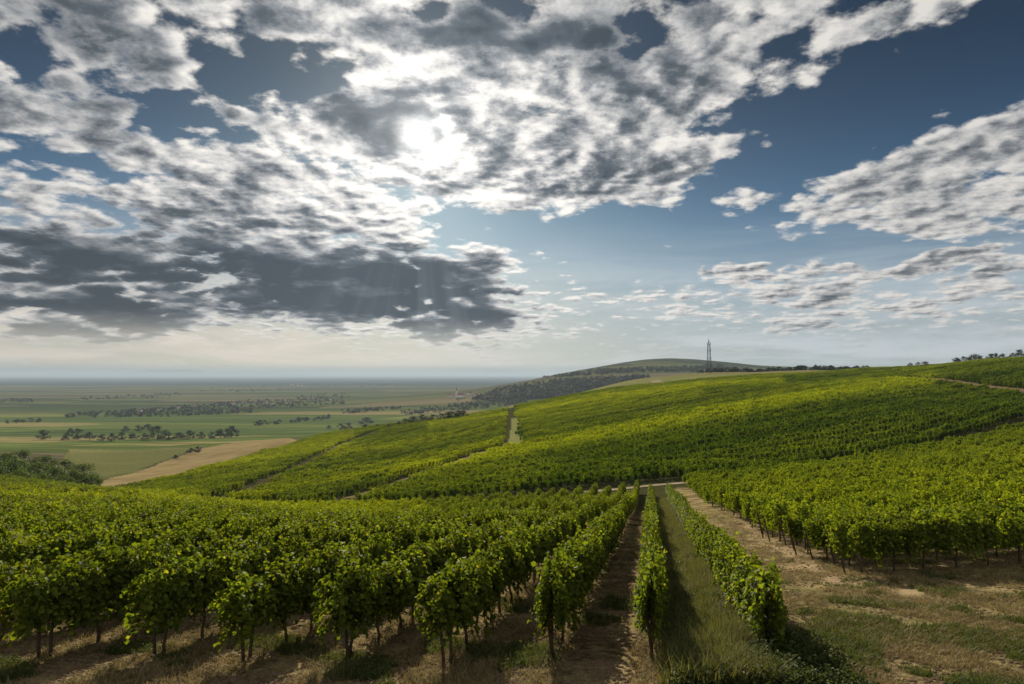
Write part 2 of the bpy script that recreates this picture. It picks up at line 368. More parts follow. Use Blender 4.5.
# ground sheet
th_f = np.radians(np.arange(-46, 46.001, .125)); th_b = np.radians(np.arange(46, 314.01, 4.0)[1:-1])
TH = np.concatenate([th_f, th_b]); nT = len(TH)
rr = list(np.geomspace(1.2, 1000, 470)); iv = np.linspace(1/1000., 1/61000., 260)[1:]; rr += list(1/iv); RR = np.array(rr)
XX = RR[:, None]*np.sin(TH)[None]; YY = RR[:, None]*np.cos(TH)[None]; ZZ = H(XX, YY)
V = np.stack([XX, YY, ZZ], -1).reshape(-1, 3); V = np.vstack([V, [[0, 0, -4.1]]])
ii, jj = np.meshgrid(np.arange(len(RR)-1), np.arange(nT), indexing='ij'); j2 = (jj+1) % nT
F = np.stack([ii*nT+jj, ii*nT+j2, (ii+1)*nT+j2, (ii+1)*nT+jj], -1).reshape(-1, 4)[:, ::-1]
x, y = V[:, 0], V[:, 1]
def fa(me, name, vals):
    a = me.attributes.new(name, 'FLOAT', 'POINT'); a.data.foreach_set('value', np.asarray(vals, np.float32))
gm = bpy.data.materials.new('ground'); gm.use_nodes = True; t = NT(gm.node_tree)
pos = t.n('ShaderNodeNewGeometry').outputs['Position']
n1 = t.noise(pos, .55, 6, .62).outputs[0]; n2 = t.noise(pos, 4.5, 7, .68, .3).outputs[0]; n3 = t.noise(pos, 26, 4, .7).outputs[0]
n4 = t.noise(pos, .13, 4, .6).outputs[0]
dirt = t.mix(t.ss(n2, .3, .7), (.045, .034, .018), (.130, .096, .050))
dirt = t.mix(t.ss(n3, .55, .75), dirt, (.21, .155, .095))
straw = t.mix(t.ss(n3, .35, .65), (.12, .090, .044), (.31, .245, .125))
grs = t.mix(t.ss(n2, .35, .65), (.045, .055, .018), (.12, .115, .042))
a_c = t.attr('clearing').outputs['Fac']; a_g = t.attr('grass').outputs['Fac']; a_s = t.attr('stubble').outputs['Fac']; a_p = t.attr('plain').outputs['Fac']; a_w = t.attr('wood').outputs['Fac']
a_v = t.attr('vine').outputs['Fac']; a_t = t.attr('wheel').outputs['Fac']
near_ = t.mix(t.m('MULTIPLY', t.ss(t.m('ADD', n1, t.m('MULTIPLY', n2, .4)), .62, .80), .75), dirt, straw)
clear_ = t.mix(t.ss(t.m('ADD', t.m('MULTIPLY', n1, .7), t.m('MULTIPLY', n2, .5)), .50, .68), dirt, straw)
clear_ = t.mix(t.m('MULTIPLY', a_t, t.ss(n2, .3, .6)), clear_, (.27, .20, .125))
clear_ = t.mix(t.m('MULTIPLY', t.ss(t.m('ADD', n4, t.m('MULTIPLY', t.m('SUBTRACT', n2, .5), .5)), .49, .62), .5), clear_, grs)
c = t.mix(a_c, near_, clear_)
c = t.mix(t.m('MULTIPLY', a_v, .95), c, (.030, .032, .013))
c = t.mix(a_g, c, t.mix(t.ss(n1, .35, .65), (.095, .11, .035), (.16, .16, .065)))
ns = t.noise(pos, .06, 6, .65).outputs[0]
c = t.mix(a_s, c, t.mix(t.ss(t.m('ADD', t.m('MULTIPLY', ns, .6), t.m('MULTIPLY', n2, .4)), .35, .6), (.125, .095, .045), (.20, .155, .08)))
# plain: long strips of crops
mp = t.n('ShaderNodeMapping'); t.put(mp.inputs[0], pos); mp.inputs['Rotation'].default_value = (0, 0, .10); mp.inputs['Scale'].default_value = (1/700., 1/170., 0)
vo = t.n('ShaderNodeTexVoronoi', voronoi_dimensions='2D', feature='F1', distance='MINKOWSKI'); vo.inputs['Exponent'].default_value = 6
wp = t.vm('ADD', mp.outputs[0], t.vm('SCALE', t.noise(pos, .0006, 2).outputs['Color'], scale=.5))
t.put(vo.inputs['Vector'], wp); vo.inputs['Scale'].default_value = 1.0; vo.inputs['Randomness'].default_value = .85
sv = t.n('ShaderNodeSeparateColor'); t.put(sv.inputs[0], vo.outputs['Color'])
rp = t.n('ShaderNodeValToRGB'); t.put(rp.inputs[0], sv.outputs[0]); rp.color_ramp.interpolation = 'CONSTANT'
els = rp.color_ramp.elements; pal = [(a*.92, b*.94, c_*.88) for a, b, c_ in [(.048, .060, .026), (.078, .085, .034), (.036, .046, .024), (.115, .095, .060), (.060, .072, .030), (.070, .062, .042), (.040, .054, .025), (.085, .090, .042)]]
els[0].color = (*pal[0], 1); els[1].position = 1/8; els[1].color = (*pal[1], 1)
for k in range(2, 8): q = els.new(k/8); q.color = (*pal[k], 1)
st2 = t.n('ShaderNodeMapping'); t.put(st2.inputs[0], pos); st2.inputs['Scale'].default_value = (1/500., 1/45., 0)
pl = t.vm('SCALE', rp.outputs[0], scale=t.ss(t.noise(st2.outputs[0], 1.0, 6, .7).outputs[0], .3, .7, .55, 1.45, 'LINEAR'))
pl = t.mix(t.m('MULTIPLY', t.attr('lush').outputs['Fac'], .6), pl, t.vm('MULTIPLY', pl, (1.75, 1.85, 1.15)))
c = t.mix(a_p, c, pl)
c = t.mix(a_w, c, t.mix(t.ss(t.noise(pos, .004, 5, .6).outputs[0], .4, .6), (.008, .013, .016), (.020, .028, .026)))
p = t.n('ShaderNodeBsdfPrincipled'); t.put(p.inputs['Base Color'], c); p.inputs['Roughness'].default_value = 1.0; p.inputs['Specular IOR Level'].default_value = 0.0
b = t.n('ShaderNodeBump'); b.inputs['Strength'].default_value = .9; b.inputs['Distance'].default_value = .09
t.put(b.inputs['Height'], t.m('ADD', n2, t.m('MULTIPLY', n3, .45))); t.put(b.inputs['Strength'], t.m('MULTIPLY', t.attr('close').outputs['Fac'], .95)); t.nt.links.new(b.outputs[0], p.inputs['Normal'])
t.nt.links.new(p.outputs[0], t.n('ShaderNodeOutputMaterial').inputs[0])
F = np.vstack([F]); ground = mesh_obj('ground', V, F, gm, smooth=True); tag(ground, kind='structure')
def sstep(v, a, b): q_ = np.clip((v-a)/(b-a), 0, 1); return q_*q_*(3-2*q_)
me = ground.data; rad = np.hypot(x, y)
rowX = x-.202*y           # distance across the foreground rows
edgeB = 14+(y-29)*.18
clr = sstep(rowX, 2.6, 4.2)*sstep(edgeB+1.5-x, -1.5, 1.5)*(y < 110)*(y > -20)
clr = np.where((y < 27), sstep(rowX, 2.6, 4.2), clr)
upland = (x > -10)*sstep(y, 640, 700)*(1-sstep(y, 1700, 2000))
fa(me, 'clearing', clr); fa(me, 'close', 1-sstep(rad, 40, 130)); fa(me, 'lush', sstep(y, 500, 800)*(1-sstep(y, 1900, 2700)))
fa(me, 'wheel', np.maximum(np.exp(-((x-(6.2+.222*y-.0*y))/.45)**2), np.exp(-((x-(8.2+.21*y))/.5)**2))*(y < 100)*(y > 20))
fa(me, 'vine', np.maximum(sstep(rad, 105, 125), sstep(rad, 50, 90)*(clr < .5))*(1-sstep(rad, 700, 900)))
fa(me, 'grass', np.maximum(inpoly(x, y, patch).astype(float), np.maximum(inpoly(x, y, greenfield)*.55, upland*(.45+.45*(np.sin(x*.012+y*.02) > .2)))))
fa(me, 'stubble', inpoly(x, y, stubble).astype(float))
fa(me, 'plain', np.where(inpoly(x, y, stubble) | inpoly(x, y, greenfield) | inpoly(x, y, patch), 0, sstep(rad+np.where(x < -40, 300, 0), 690, 730)*(1-upland)))
hillm = np.exp(-(((x-800)/1100)**2+((y-3600)/900)**2))
fa(me, 'wood', np.clip(np.maximum(sstep(y, 7000, 8200), sstep(hillm+.35*np.sin(x*.011+y*.004)*np.sin(y*.009+1), .70, .84)*.6), 0, 1))

def strip(name, line, wd, mat, lift=.035, label=None, **k):
    pts = [Vector((a, b, 0)) for a, b in line]; dense = []
    for a, b in zip(pts[:-1], pts[1:]):
        n = max(2, int((b-a).length/1.5))
        dense += [a.lerp(b, i/n) for i in range(n)]
    dense.append(pts[-1]); v = []; f = []
    for i, p_ in enumerate(dense):
        d = (dense[min(i+1, len(dense)-1)]-dense[max(i-1, 0)]).normalized(); nrm = Vector((-d.y, d.x, 0))
        for s_ in (-1, -.33, .33, 1):
            q_ = p_+nrm*(s_*(wd/2)*(1+.18*math.sin(i*.8+s_))); v.append((q_.x, q_.y, float(H(q_.x, q_.y))+lift))
    for i in range(len(dense)-1):
        for c_ in range(3): a = i*4+c_; f.append((a, a+1, a+5, a+4))
    o = mesh_obj(name, v, f, mat, smooth=True); tag(o, label, kind='structure'); return o
strip('earth_track', track1, 4.6, M['dtrack'], .06)
strip('earth_track', track2, 3.6, M['mtrack'], .08)
strip('earth_track', toptrack, 9, M['rtrack'], .08)
strip('gravel_track', [p_ for p_ in valley if 11 < p_[0] < 32], 2.0, M['track'], .06)
strip('gravel_track', [hit(655, 380.5), hit(660, 383), hit(664, 385.5)], 14, M['track'], .5)

# ------------------------------------------------------------------ foliage meshes
def leaves(C, N, size, ar=1.0, fold=.25):
    """leaf blades: six-vertex folded shapes at points C facing N"""
    n = len(C); N = N/(np.linalg.norm(N, axis=1, keepdims=True)+1e-9)
    A = rng.normal(size=(n, 3)); U = np.cross(N, A); U /= np.linalg.norm(U, axis=1, keepdims=True)+1e-9; Wv = np.cross(N, U)
    s_ = np.asarray(size).reshape(-1, 1)*np.ones((n, 1))
    pts = [(-.5, 0, 0), (-.22, .48, fold), (.28, .36, fold), (.55, 0, .0), (.28, -.36, fold), (-.22, -.48, fold)]
    vs = [C+U*s_*a+Wv*s_*b*ar+N*s_*c_ for a, b, c_ in pts]
    Vv = np.stack(vs, 1).reshape(-1, 3); base_ = np.arange(n)[:, None]*6
    Ff = np.vstack([base_+np.array([[0, 3, 2, 1]]), base_+np.array([[0, 5, 4, 3]])]); return Vv, Ff
def quads(C, N, size):
    n = len(C); N = N/(np.linalg.norm(N, axis=1, keepdims=True)+1e-9)
    A = rng.normal(size=(n, 3)); U = np.cross(N, A); U /= np.linalg.norm(U, axis=1, keepdims=True)+1e-9; Wv = np.cross(N, U)
    s_ = np.asarray(size).reshape(-1, 1)*np.ones((n, 1))*.5
    Vv = np.stack([C-U*s_, C-Wv*s_*.8+N*s_*.2, C+U*s_, C+Wv*s_*.8+N*s_*.2], 1).reshape(-1, 3)
    return Vv, np.arange(n*4).reshape(-1, 4)
def vine_points(n, L, wid=.27, z0=.90, z1=1.95, ends=.0, clump=.0):
    """leaf positions of a trellised vine: bulging shoots along x, more on the shell than inside"""
    ns = max(6, int(L*11)); sx_ = rng.uniform(-L/2, L/2, ns); sy = rng.normal(0, .10, ns)
    top = z1+rng.normal(0, .13, ns); low = z0+rng.normal(0, .12, ns); lean = rng.normal(0, .16, ns)
    if clump:
        ph_ = rng.uniform(0, 6.28); u_ = np.sin(sx_/VG*6.28+ph_); top += clump*(u_*.5-.1); low -= .1*u_
        sx_ = sx_-.16*np.cos(sx_/VG*6.28+ph_)
    k = rng.integers(0, ns, n); tt = rng.beta(1.15, .95, n)
    side = rng.choice([-1, 1], n); prof = .45+.75*np.sin(np.pi*np.clip(tt*.85+.12, 0, 1))
    Yp = sy[k]+side*wid*prof*np.sqrt(rng.uniform(.15, 1, n))*.85
    Xp = sx_[k]+lean[k]*tt+rng.normal(0, .10, n); Zp = low[k]+(top[k]-low[k])*tt+rng.normal(0, .05, n)
    N = np.stack([rng.normal(0, .5, n), side*rng.uniform(.3, 1.2, n), rng.uniform(-.1, 1.1, n)], 1)
    return np.stack([Xp, Yp, Zp], 1), N
def vine_shoots(n, L):
    C = []; N = []
    for _ in range(n):
        x0 = rng.uniform(-L/2, L/2); y0 = rng.normal(0, .16); d = np.array([rng.normal(0, .35), rng.normal(0, .35), 1]); z0 = rng.uniform(1.75, 2.0)
        ln = rng.uniform(.15, .60)
        for k in range(int(ln/.045)):
            C.append([x0+d[0]*k*.045+rng.normal(0, .03), y0+d[1]*k*.045+rng.normal(0, .03), z0+k*.045]); N.append(rng.normal(size=3)+[0, 0, .4])
    for _ in range(n):     # shoots hanging down the side
        x0 = rng.uniform(-L/2, L/2); s_ = rng.choice([-1, 1]); z0 = rng.uniform(.75, 1.1); y0 = s_*rng.uniform(.2, .42)
        for k in range(rng.integers(3, 9)):
            C.append([x0+rng.normal(0, .05), y0+s_*k*.012+rng.normal(0, .03), z0-k*.05]); N.append([rng.normal(0, .5), s_, .4])
    return np.array(C), np.array(N)
VG = 1.32   # spacing of the vines in a row
def make_foliage(i, n, size, L=VG, nsh=8):
    C, N = vine_points(n, L+.25); Cs, Ns = vine_shoots(nsh, L)
    C = np.vstack([C, Cs]); N = np.vstack([N, Ns])
    V_, F_ = leaves(C, N, rng.uniform(size*.65, size*1.25, len(C)))
    me_ = bpy.data.meshes.new('vine_foliage'); mesh_np(me_, V_, F_); me_.materials.append(M['vine']); return me_
near_fol = [make_foliage(i, 1700, .108) for i in range(9)]
def make_trunk(stake=False):
    b = MB(); wx = [random.uniform(-.05, .05) for _ in range(5)]; wy = [random.uniform(-.04, .04) for _ in range(5)]
    b.tube([(wx[0]*.3, wy[0]*.3, -.15), (wx[1], wy[1], .25), (wx[2], wy[2], .55), (wx[3], wy[3], .85), (wx[4], 0, 1.0)], [.045, .036, .030, .034, .026], 7)
    for s_ in (-1, 1):
        b.tube([(wx[4], 0, .96), (s_*.2, .02, 1.03), (s_*.45, 0, 1.04), (s_*.62, .02, 1.10)], [.026, .020, .015, .008], 6)
        for q_ in (.25, .42, .58):
            b.tube([(s_*q_, 0, 1.03), (s_*q_+.04, random.uniform(-.1, .1), 1.35), (s_*q_+.05, random.uniform(-.15, .15), 1.8)], [.009, .006, .003], 5)
    o = b.build('vine_trunk', M['bark'], link=False, smooth=True); return o.data
trunks = [make_trunk() for _ in range(5)]

def protos(name, meshes):
    c_ = bpy.data.collections.new(name)
    for i, m_ in enumerate(meshes):
        o = bpy.data.objects.new('%s_source_%02d' % (name, i), m_); c_.objects.link(o)
    return c_
def scatter(name, P_, rot, scl, idx, coll, label, tint=None, deep=None, cat=None):
    """ONE object: instances of a few source meshes on points"""
    me_ = bpy.data.meshes.new(name); n = len(P_); me_.vertices.add(n); me_.vertices.foreach_set('co', np.asarray(P_, np.float32).ravel())
    a = me_.attributes.new('rot', 'FLOAT_VECTOR', 'POINT'); a.data.foreach_set('vector', np.asarray(rot, np.float32).ravel())
    a = me_.attributes.new('scl', 'FLOAT_VECTOR', 'POINT'); a.data.foreach_set('vector', np.asarray(scl, np.float32).ravel())
    a = me_.attributes.new('pick', 'INT', 'POINT'); a.data.foreach_set('value', np.asarray(idx, np.int32))
    fa(me_, 'tint', tint if tint is not None else np.zeros(n)); fa(me_, 'deep', deep if deep is not None else np.zeros(n))
    o = bpy.data.objects.new(name, me_); COL.objects.link(o)
    g = bpy.data.node_groups.new(name+'_scatter', 'GeometryNodeTree')
    g.interface.new_socket('Geometry', in_out='INPUT', socket_type='NodeSocketGeometry'); g.interface.new_socket('Geometry', in_out='OUTPUT', socket_type='NodeSocketGeometry')
    gi = g.nodes.new('NodeGroupInput'); go = g.nodes.new('NodeGroupOutput'); ip = g.nodes.new('GeometryNodeInstanceOnPoints'); ci = g.nodes.new('GeometryNodeCollectionInfo')
    ci.inputs[0].default_value = coll; ci.inputs['Separate Children'].default_value = True; ci.inputs['Reset Children'].default_value = True
    def na(nm, ty):
        q_ = g.nodes.new('GeometryNodeInputNamedAttribute'); q_.data_type = ty; q_.inputs[0].default_value = nm; return q_.outputs[0]
    L_ = g.links.new; L_(gi.outputs[0], ip.inputs['Points']); L_(ci.outputs[0], ip.inputs['Instance']); ip.inputs['Pick Instance'].default_value = True
    L_(na('pick', 'INT'), ip.inputs['Instance Index']); L_(na('rot', 'FLOAT_VECTOR'), ip.inputs['Rotation']); L_(na('scl', 'FLOAT_VECTOR'), ip.inputs['Scale'])
    L_(ip.outputs[0], go.inputs[0])
    md = o.modifiers.new('scatter', 'NODES'); md.node_group = g
    return tag(o, label, cat, kind='stuff')

def rows_points(x0, y0, ux, uy, L, keep):
    pass
# LOD meshes for vines farther off
def seg_mesh(L, n, size, wid=.46, z0=.55, trunksn=True, clump=.35):
    C, N = vine_points(n, L, wid, z0, 1.95, clump=clump); V_, F_ = quads(C, N, rng.uniform(size*.6, size*1.3, len(C)))
    me_ = bpy.data.meshes.new('vine_segment'); 
    if trunksn:
        tv = []; tf = []
        for k in range(int(L/VG)):
            xx = -L/2+(k+.5)*VG; b0 = len(V_)+len(tv)
            tv += [(xx-.04, -.04, -.2), (xx+.04, -.04, -.2), (xx+.04, .04, -.2), (xx-.04, .04, -.2), (xx-.03, -.03, 1.1), (xx+.03, -.03, 1.1), (xx+.03, .03, 1.1), (xx-.03, .03, 1.1)]
            tf += [(b0+i, b0+(i+1) % 4, b0+4+(i+1) % 4, b0+4+i) for i in range(4)]
        nl = len(F_); V_ = np.vstack([V_, np.array(tv)]); F_ = np.vstack([F_, np.array(tf)])
    mesh_np(me_, V_, F_); me_.materials.append(M['vine']); me_.materials.append(M['bark'])
    if trunksn:
        mi = np.zeros(len(F_), np.int32); mi[nl:] = 1; me_.polygons.foreach_set('material_index', mi)
    return me_
C_mid = protos('vine_mid', [seg_mesh(VG, 850, .135, wid=.24, z0=.7) for _ in range(8)])
C_far = protos('vine_far', [seg_mesh(3.96, 1150, .21, wid=.25, clump=.45) for _ in range(6)])
C_vfar = protos('vine_very_far', [seg_mesh(7.92, 900, .36, wid=.28, trunksn=False, clump=.5) for _ in range(5)])

# ------------------------------------------------------------------ foreground blocks: list every vine
vines = []      # X, Y, heading, row key, index
PH = math.atan(1/.202)
DX = 2.16
jit = {1: 15.4, 0: 15.2, -1: 15.3, -2: 14.7, -3: 15.1, -4: 15.0, -5: 15.4, -6: 15.0}
for k in range(-78, 2):
    Y0 = jit.get(k, 15.2+.4*math.sin(k*2.1)); X0 = .202*Y0+k*(DX if k < 0 else 2.45)
    for i in range(200):
        s_ = i*VG; X = X0+math.cos(PH)*s_; Y = Y0+math.sin(PH)*s_
        lim = min(float(bC(X))-13.5, 172-.0*X) if k < 0 else 101
        if Y > lim: break
        if X < -.84*Y-3: continue
        vines.append((X, Y, PH, ('A', k), i))
BH = .05
for j in range(0, 60):
    Y0 = 27.2+2.35*j; X0 = 14.0+(Y0-29)*.18+.3*math.sin(j*1.7)
    for i in range(160):
        X = X0+math.cos(BH)*i*VG; Y = Y0+math.sin(BH)*i*VG+.0022*(X-X0)**2
        if X > .86*Y+3: break
        if Y > float(bC(X))-8.5-1.5*min(1, max(0, (X-45)/40)): continue
        vines.append((X, Y, BH+math.atan(.0044*(X-X0)), ('B', j), i))
A = np.array([(v[0], v[1], v[2]) for v in vines]); AZ = H(A[:, 0], A[:, 1])
pxs, pys = topx(A[:, 0], A[:, 1], AZ+1.3)
dist = np.hypot(A[:, 0], A[:, 1])
vis = (pxs > 6) & (pxs < 1018) & (pys < 690)
isA = np.array([v[3][0] == 'A' for v in vines])
# rank by how large each shows: the front ranks first; the right-hand block shows only its front rows and tops
score = dist*np.where(isA, 1.0, 1.0+.03*np.array([v[3][1] for v in vines]))
order = [i for i in np.argsort(score) if vis[i]][:296]
single = set(order)
ORD = ['first','second','third','fourth','fifth','sixth','seventh','eighth','ninth','tenth','eleventh','twelfth','thirteenth','fourteenth','fifteenth','sixteenth','seventeenth','eighteenth','nineteenth','twentieth']
TENS = {20: 'twenty', 30: 'thirty', 40: 'forty', 50: 'fifty', 60: 'sixty'}
def ordw(n):
    if n <= 20: return ORD[n-1]
    if n % 10 == 0: return {30: 'thirtieth', 40: 'fortieth', 50: 'fiftieth', 60: 'sixtieth'}[n]
    return TENS[n//10*10]+'-'+ORD[n % 10-1]
byrow = {}
for i in order: byrow.setdefault(vines[i][3], []).append(i)
def vine_label(i, nth, key):
    if key[0] == 'A':
        k = key[1]
        rn = {1: 'row beside the dirt clearing', 0: 'row left of the tall grass', -1: 'row left of the bare lane'}.get(k)
        if rn: return '%s grapevine from the near end, %s' % (ordw(nth), rn)
        if k >= -6: return '%s grapevine from the near end, %s row left of the bare lane' % (ordw(nth), ordw(-k))
        return '%s grapevine from the picture edge, %s row left of the bare lane' % (ordw(nth), ordw(-k))
    j = key[1]
    rn = 'front row' if j == 0 else '%s row back' % ordw(j+1)
    return '%s grapevine from the path end, %s beyond the dirt clearing' % (ordw(nth), rn)
for key, lst in byrow.items():
    lst.sort(key=lambda i: vines[i][4])
    for nth, i in enumerate(lst, 1):
        X, Y, hd, _, q_ = vines[i]; first = q_ == 0
        e_ = empty('grapevine', (X+random.uniform(-.05, .05), Y+random.uniform(-.05, .05), AZ[i]-.02))
        e_.rotation_euler = (0, 0, hd+(math.pi if random.random() < .5 else 0)); s_ = random.uniform(.92, 1.09); sl_ = 1.0
        hs = random.uniform(.82, .97) if key[0] == 'A' else random.uniform(.92, 1.02)
        if key == ('A', 1): hs *= 1.0
        e_.scale = (s_, s_, hs)
        tag(e_, vine_label(i, nth, key), 'grapevine', 'grapevines in the near trellised rows')
        o = bpy.data.objects.new('trunk', random.choice(trunks)); COL.objects.link(o); o.parent = e_
        o = bpy.data.objects.new('foliage', random.choice(near_fol)); COL.objects.link(o); o.parent = e_
        if key == ('A', 0): o.scale = (1, .80, 1.0); o.location.z = -.1
        elif key == ('A', 1): o.scale = (1, 1.0, 1.0); o.location.z = -.22
        elif key[0] == 'B': o.scale = (1, 1.25, 1.0); o.location.z = -.08
        else: o.scale = (1, 1.08, 1)
def pitch_of(X, Y, hd, d=2.0):
    return np.arctan((H(X+np.cos(hd)*d, Y+np.sin(hd)*d)-H(X-np.cos(hd)*d, Y-np.sin(hd)*d))/(2*d))
# sunlit and shaded hillside bands, painted into the vine leaf colour
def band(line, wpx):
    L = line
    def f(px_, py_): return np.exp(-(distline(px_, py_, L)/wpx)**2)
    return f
LIT_BANDS = [(band([(400, 472), (512, 448), (640, 426), (768, 402), (880, 384), (930, 379)], 8.0), 1.0),
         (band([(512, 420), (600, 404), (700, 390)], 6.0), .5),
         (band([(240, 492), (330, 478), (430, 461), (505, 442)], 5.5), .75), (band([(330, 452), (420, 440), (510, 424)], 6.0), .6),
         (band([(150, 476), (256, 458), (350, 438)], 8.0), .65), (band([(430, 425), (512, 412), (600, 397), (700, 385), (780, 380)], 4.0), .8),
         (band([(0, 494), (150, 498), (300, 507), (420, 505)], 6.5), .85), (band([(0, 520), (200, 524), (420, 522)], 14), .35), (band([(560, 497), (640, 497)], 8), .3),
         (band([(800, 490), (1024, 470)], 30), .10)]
SHADE_BANDS = [(band([(640, 478), (760, 468), (900, 445), (1024, 418)], 16.0), .40), (band([(560, 468), (700, 440), (860, 408), (1024, 402)], 20.0), .75), (band([(640, 398), (760, 384), (900, 374)], 5.0), .5), (band([(256, 498), (340, 488), (430, 474)], 6), .35),
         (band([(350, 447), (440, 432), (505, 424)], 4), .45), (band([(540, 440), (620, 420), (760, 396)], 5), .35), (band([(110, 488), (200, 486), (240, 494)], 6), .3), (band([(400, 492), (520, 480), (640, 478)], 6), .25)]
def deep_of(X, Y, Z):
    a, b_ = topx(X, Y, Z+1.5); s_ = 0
    for f, k in SHADE_BANDS: s_ = s_+k*f(a, b_)
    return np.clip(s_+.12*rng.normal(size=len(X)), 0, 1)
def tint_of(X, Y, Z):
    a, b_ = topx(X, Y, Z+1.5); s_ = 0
    for f, k in LIT_BANDS: s_ = s_+k*f(a, b_)
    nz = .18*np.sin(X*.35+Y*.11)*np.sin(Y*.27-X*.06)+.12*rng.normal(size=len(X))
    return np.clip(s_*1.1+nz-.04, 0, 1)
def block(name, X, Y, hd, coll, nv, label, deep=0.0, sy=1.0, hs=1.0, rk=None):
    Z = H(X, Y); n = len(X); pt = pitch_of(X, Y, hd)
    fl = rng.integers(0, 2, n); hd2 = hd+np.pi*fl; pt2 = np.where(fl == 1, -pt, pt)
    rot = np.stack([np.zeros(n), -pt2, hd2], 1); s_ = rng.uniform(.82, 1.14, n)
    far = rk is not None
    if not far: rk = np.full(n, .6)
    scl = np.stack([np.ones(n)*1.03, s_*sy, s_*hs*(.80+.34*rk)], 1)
    return scatter(name, np.stack([X, Y, Z-.03], 1), rot, scl, rng.integers(0, nv, n), coll, label, tint_of(X, Y, Z), (1-.6*tint_of(X, Y, Z))*np.clip(deep_of(X, Y, Z)+deep+(1.9*np.clip(.62-rk, 0, .6)-.06)*far, 0, 1))  # some rows darkened: shade lines between rows painted into the leaf colour
rest = np.array([i for i in range(len(vines)) if i not in single])
rA = rest[isA[rest]]; rB = rest[~isA[rest]]
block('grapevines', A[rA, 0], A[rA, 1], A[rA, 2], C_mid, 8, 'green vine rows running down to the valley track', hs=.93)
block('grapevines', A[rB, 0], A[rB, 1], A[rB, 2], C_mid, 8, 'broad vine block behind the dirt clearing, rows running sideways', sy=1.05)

# hillside blocks
polyC = [(-36, 100)]+[(x_, float(bC(x_))) for x_ in (-30, -20, -10, 0, 10, 20, 30, 45, 60, 80, 100, 130, 160)]
def rowseq(n):
    a = rng.random(n+1); return np.clip(.5+.5*np.where(rng.random(n) < .5, .9, -.9)*rng.uniform(.3, 1, n)+.15*(a[1:]-.5), 0, 1)
def rows_block(fkeep, dirv, spacing, step, bbox, curve=None, jitter=.12):
    """points along straight rows (or rows offset from a curve) inside a region"""
    out = []
    ux, uy = dirv; L = math.hypot(ux, uy); ux /= L; uy /= L; nx, ny = -uy, ux
    cx_, cy_, rad_ = bbox
    ks = np.arange(-rad_, rad_, spacing); ss_ = np.arange(-rad_, rad_, step)
    K, Sx = np.meshgrid(ks, ss_, indexing='ij')
    Sx = Sx+(K*7.13) % step
    X = cx_+ux*Sx+nx*K; Y = cy_+uy*Sx+ny*K
    X = X.ravel(); Y = Y.ravel(); m_ = fkeep(X, Y)
    kr = rowseq(len(ks)); Kk = (kr[:, None]+0*Sx).ravel()[m_]; X, Y = X[m_], Y[m_]; return X+rng.normal(0, jitter, len(X)), Y+rng.normal(0, jitter, len(X)), np.full(len(X), math.atan2(uy, ux)), Kk
def xat(line, Y):
    ys = np.array([p_[1] for p_ in line]); xs = np.array([p_[0] for p_ in line]); o_ = np.argsort(ys)
    return np.interp(Y, ys[o_], xs[o_])
def vis_frame(X, Y, m=.80): return (np.abs(X) < m*Y+6)
rng_ridge = 640
t1 = track1; t2 = track2
ptop = [(patch[3][0], patch[3][1]), (patch[3][0]+6, 700)]
def rightof1(X, Y): return X > np.where(Y < t1[-1][1], xat(t1, Y)+6.0, -99)
tty = np.array([p_[1] for p_ in toptrack]); ttx = np.array([p_[0] for p_ in toptrack]); o_ = np.argsort(tty)
def trackX(Y): return np.interp(Y, tty[o_], ttx[o_])
def keepC(X, Y):
    m = rightof1(X, Y) & vis_frame(X, Y) & (Y < 760)
    m &= ~inpoly(X, Y, patch) & ~((X < patch[1][0]+1) & (Y > t1[-1][1]))
    m &= np.where((Y > tty.min()-40) & (Y < tty.max()+60), X < trackX(Y)-5, True)
    return m
# C rows follow the lower edge of the block
def curved(keep, v0, v1, spacing, step, x0, x1):
    X = []; Y = []; Hd = []; Kk = []; rs_ = rowseq(int((v1-v0)/spacing)+3)
    xs = np.arange(x0, x1, .5)
    for v in np.arange(v0, v1, spacing):
        flat = np.exp(-(v)/260.0)          # rows straighten up the hill
        ys = v+120+(bC(xs)-120)*flat+(1-flat)*xs*.30
        ds = np.hypot(.5, np.diff(ys, prepend=ys[0])); s_ = np.cumsum(ds); q = np.arange(rng.uniform(0, step), s_[-1], step)
        xx = np.interp(q, s_, xs); yy = np.interp(q, s_, ys); dd = np.gradient(yy)/(np.gradient(xx)+1e-9)
        X.append(xx); Y.append(yy); Hd.append(np.arctan(dd)); Kk.append(np.full(len(xx), rs_[len(Kk)]))
    X = np.concatenate(X); Y = np.concatenate(Y); Hd = np.concatenate(Hd); Kk = np.concatenate(Kk); m = keep(X, Y)
    return X[m]+rng.normal(0, .1, m.sum()), Y[m]+rng.normal(0, .1, m.sum()), Hd[m], Kk[m]
Xc, Yc, Hc, Kc = curved(keepC, 0.0, 190, 3.3, 3.9, -40, 330)
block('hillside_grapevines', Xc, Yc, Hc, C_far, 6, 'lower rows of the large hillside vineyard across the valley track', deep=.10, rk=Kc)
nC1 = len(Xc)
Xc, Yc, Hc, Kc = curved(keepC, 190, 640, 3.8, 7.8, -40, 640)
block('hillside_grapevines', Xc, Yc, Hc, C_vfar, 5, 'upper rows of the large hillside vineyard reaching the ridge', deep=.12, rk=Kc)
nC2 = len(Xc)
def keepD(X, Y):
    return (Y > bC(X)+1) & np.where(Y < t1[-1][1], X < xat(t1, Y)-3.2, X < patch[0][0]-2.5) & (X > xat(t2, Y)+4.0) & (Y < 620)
X, Y, Hd, Kd = rows_block(keepD, (1, 1.35), 2.9, 3.9, (-60, 350, 340))
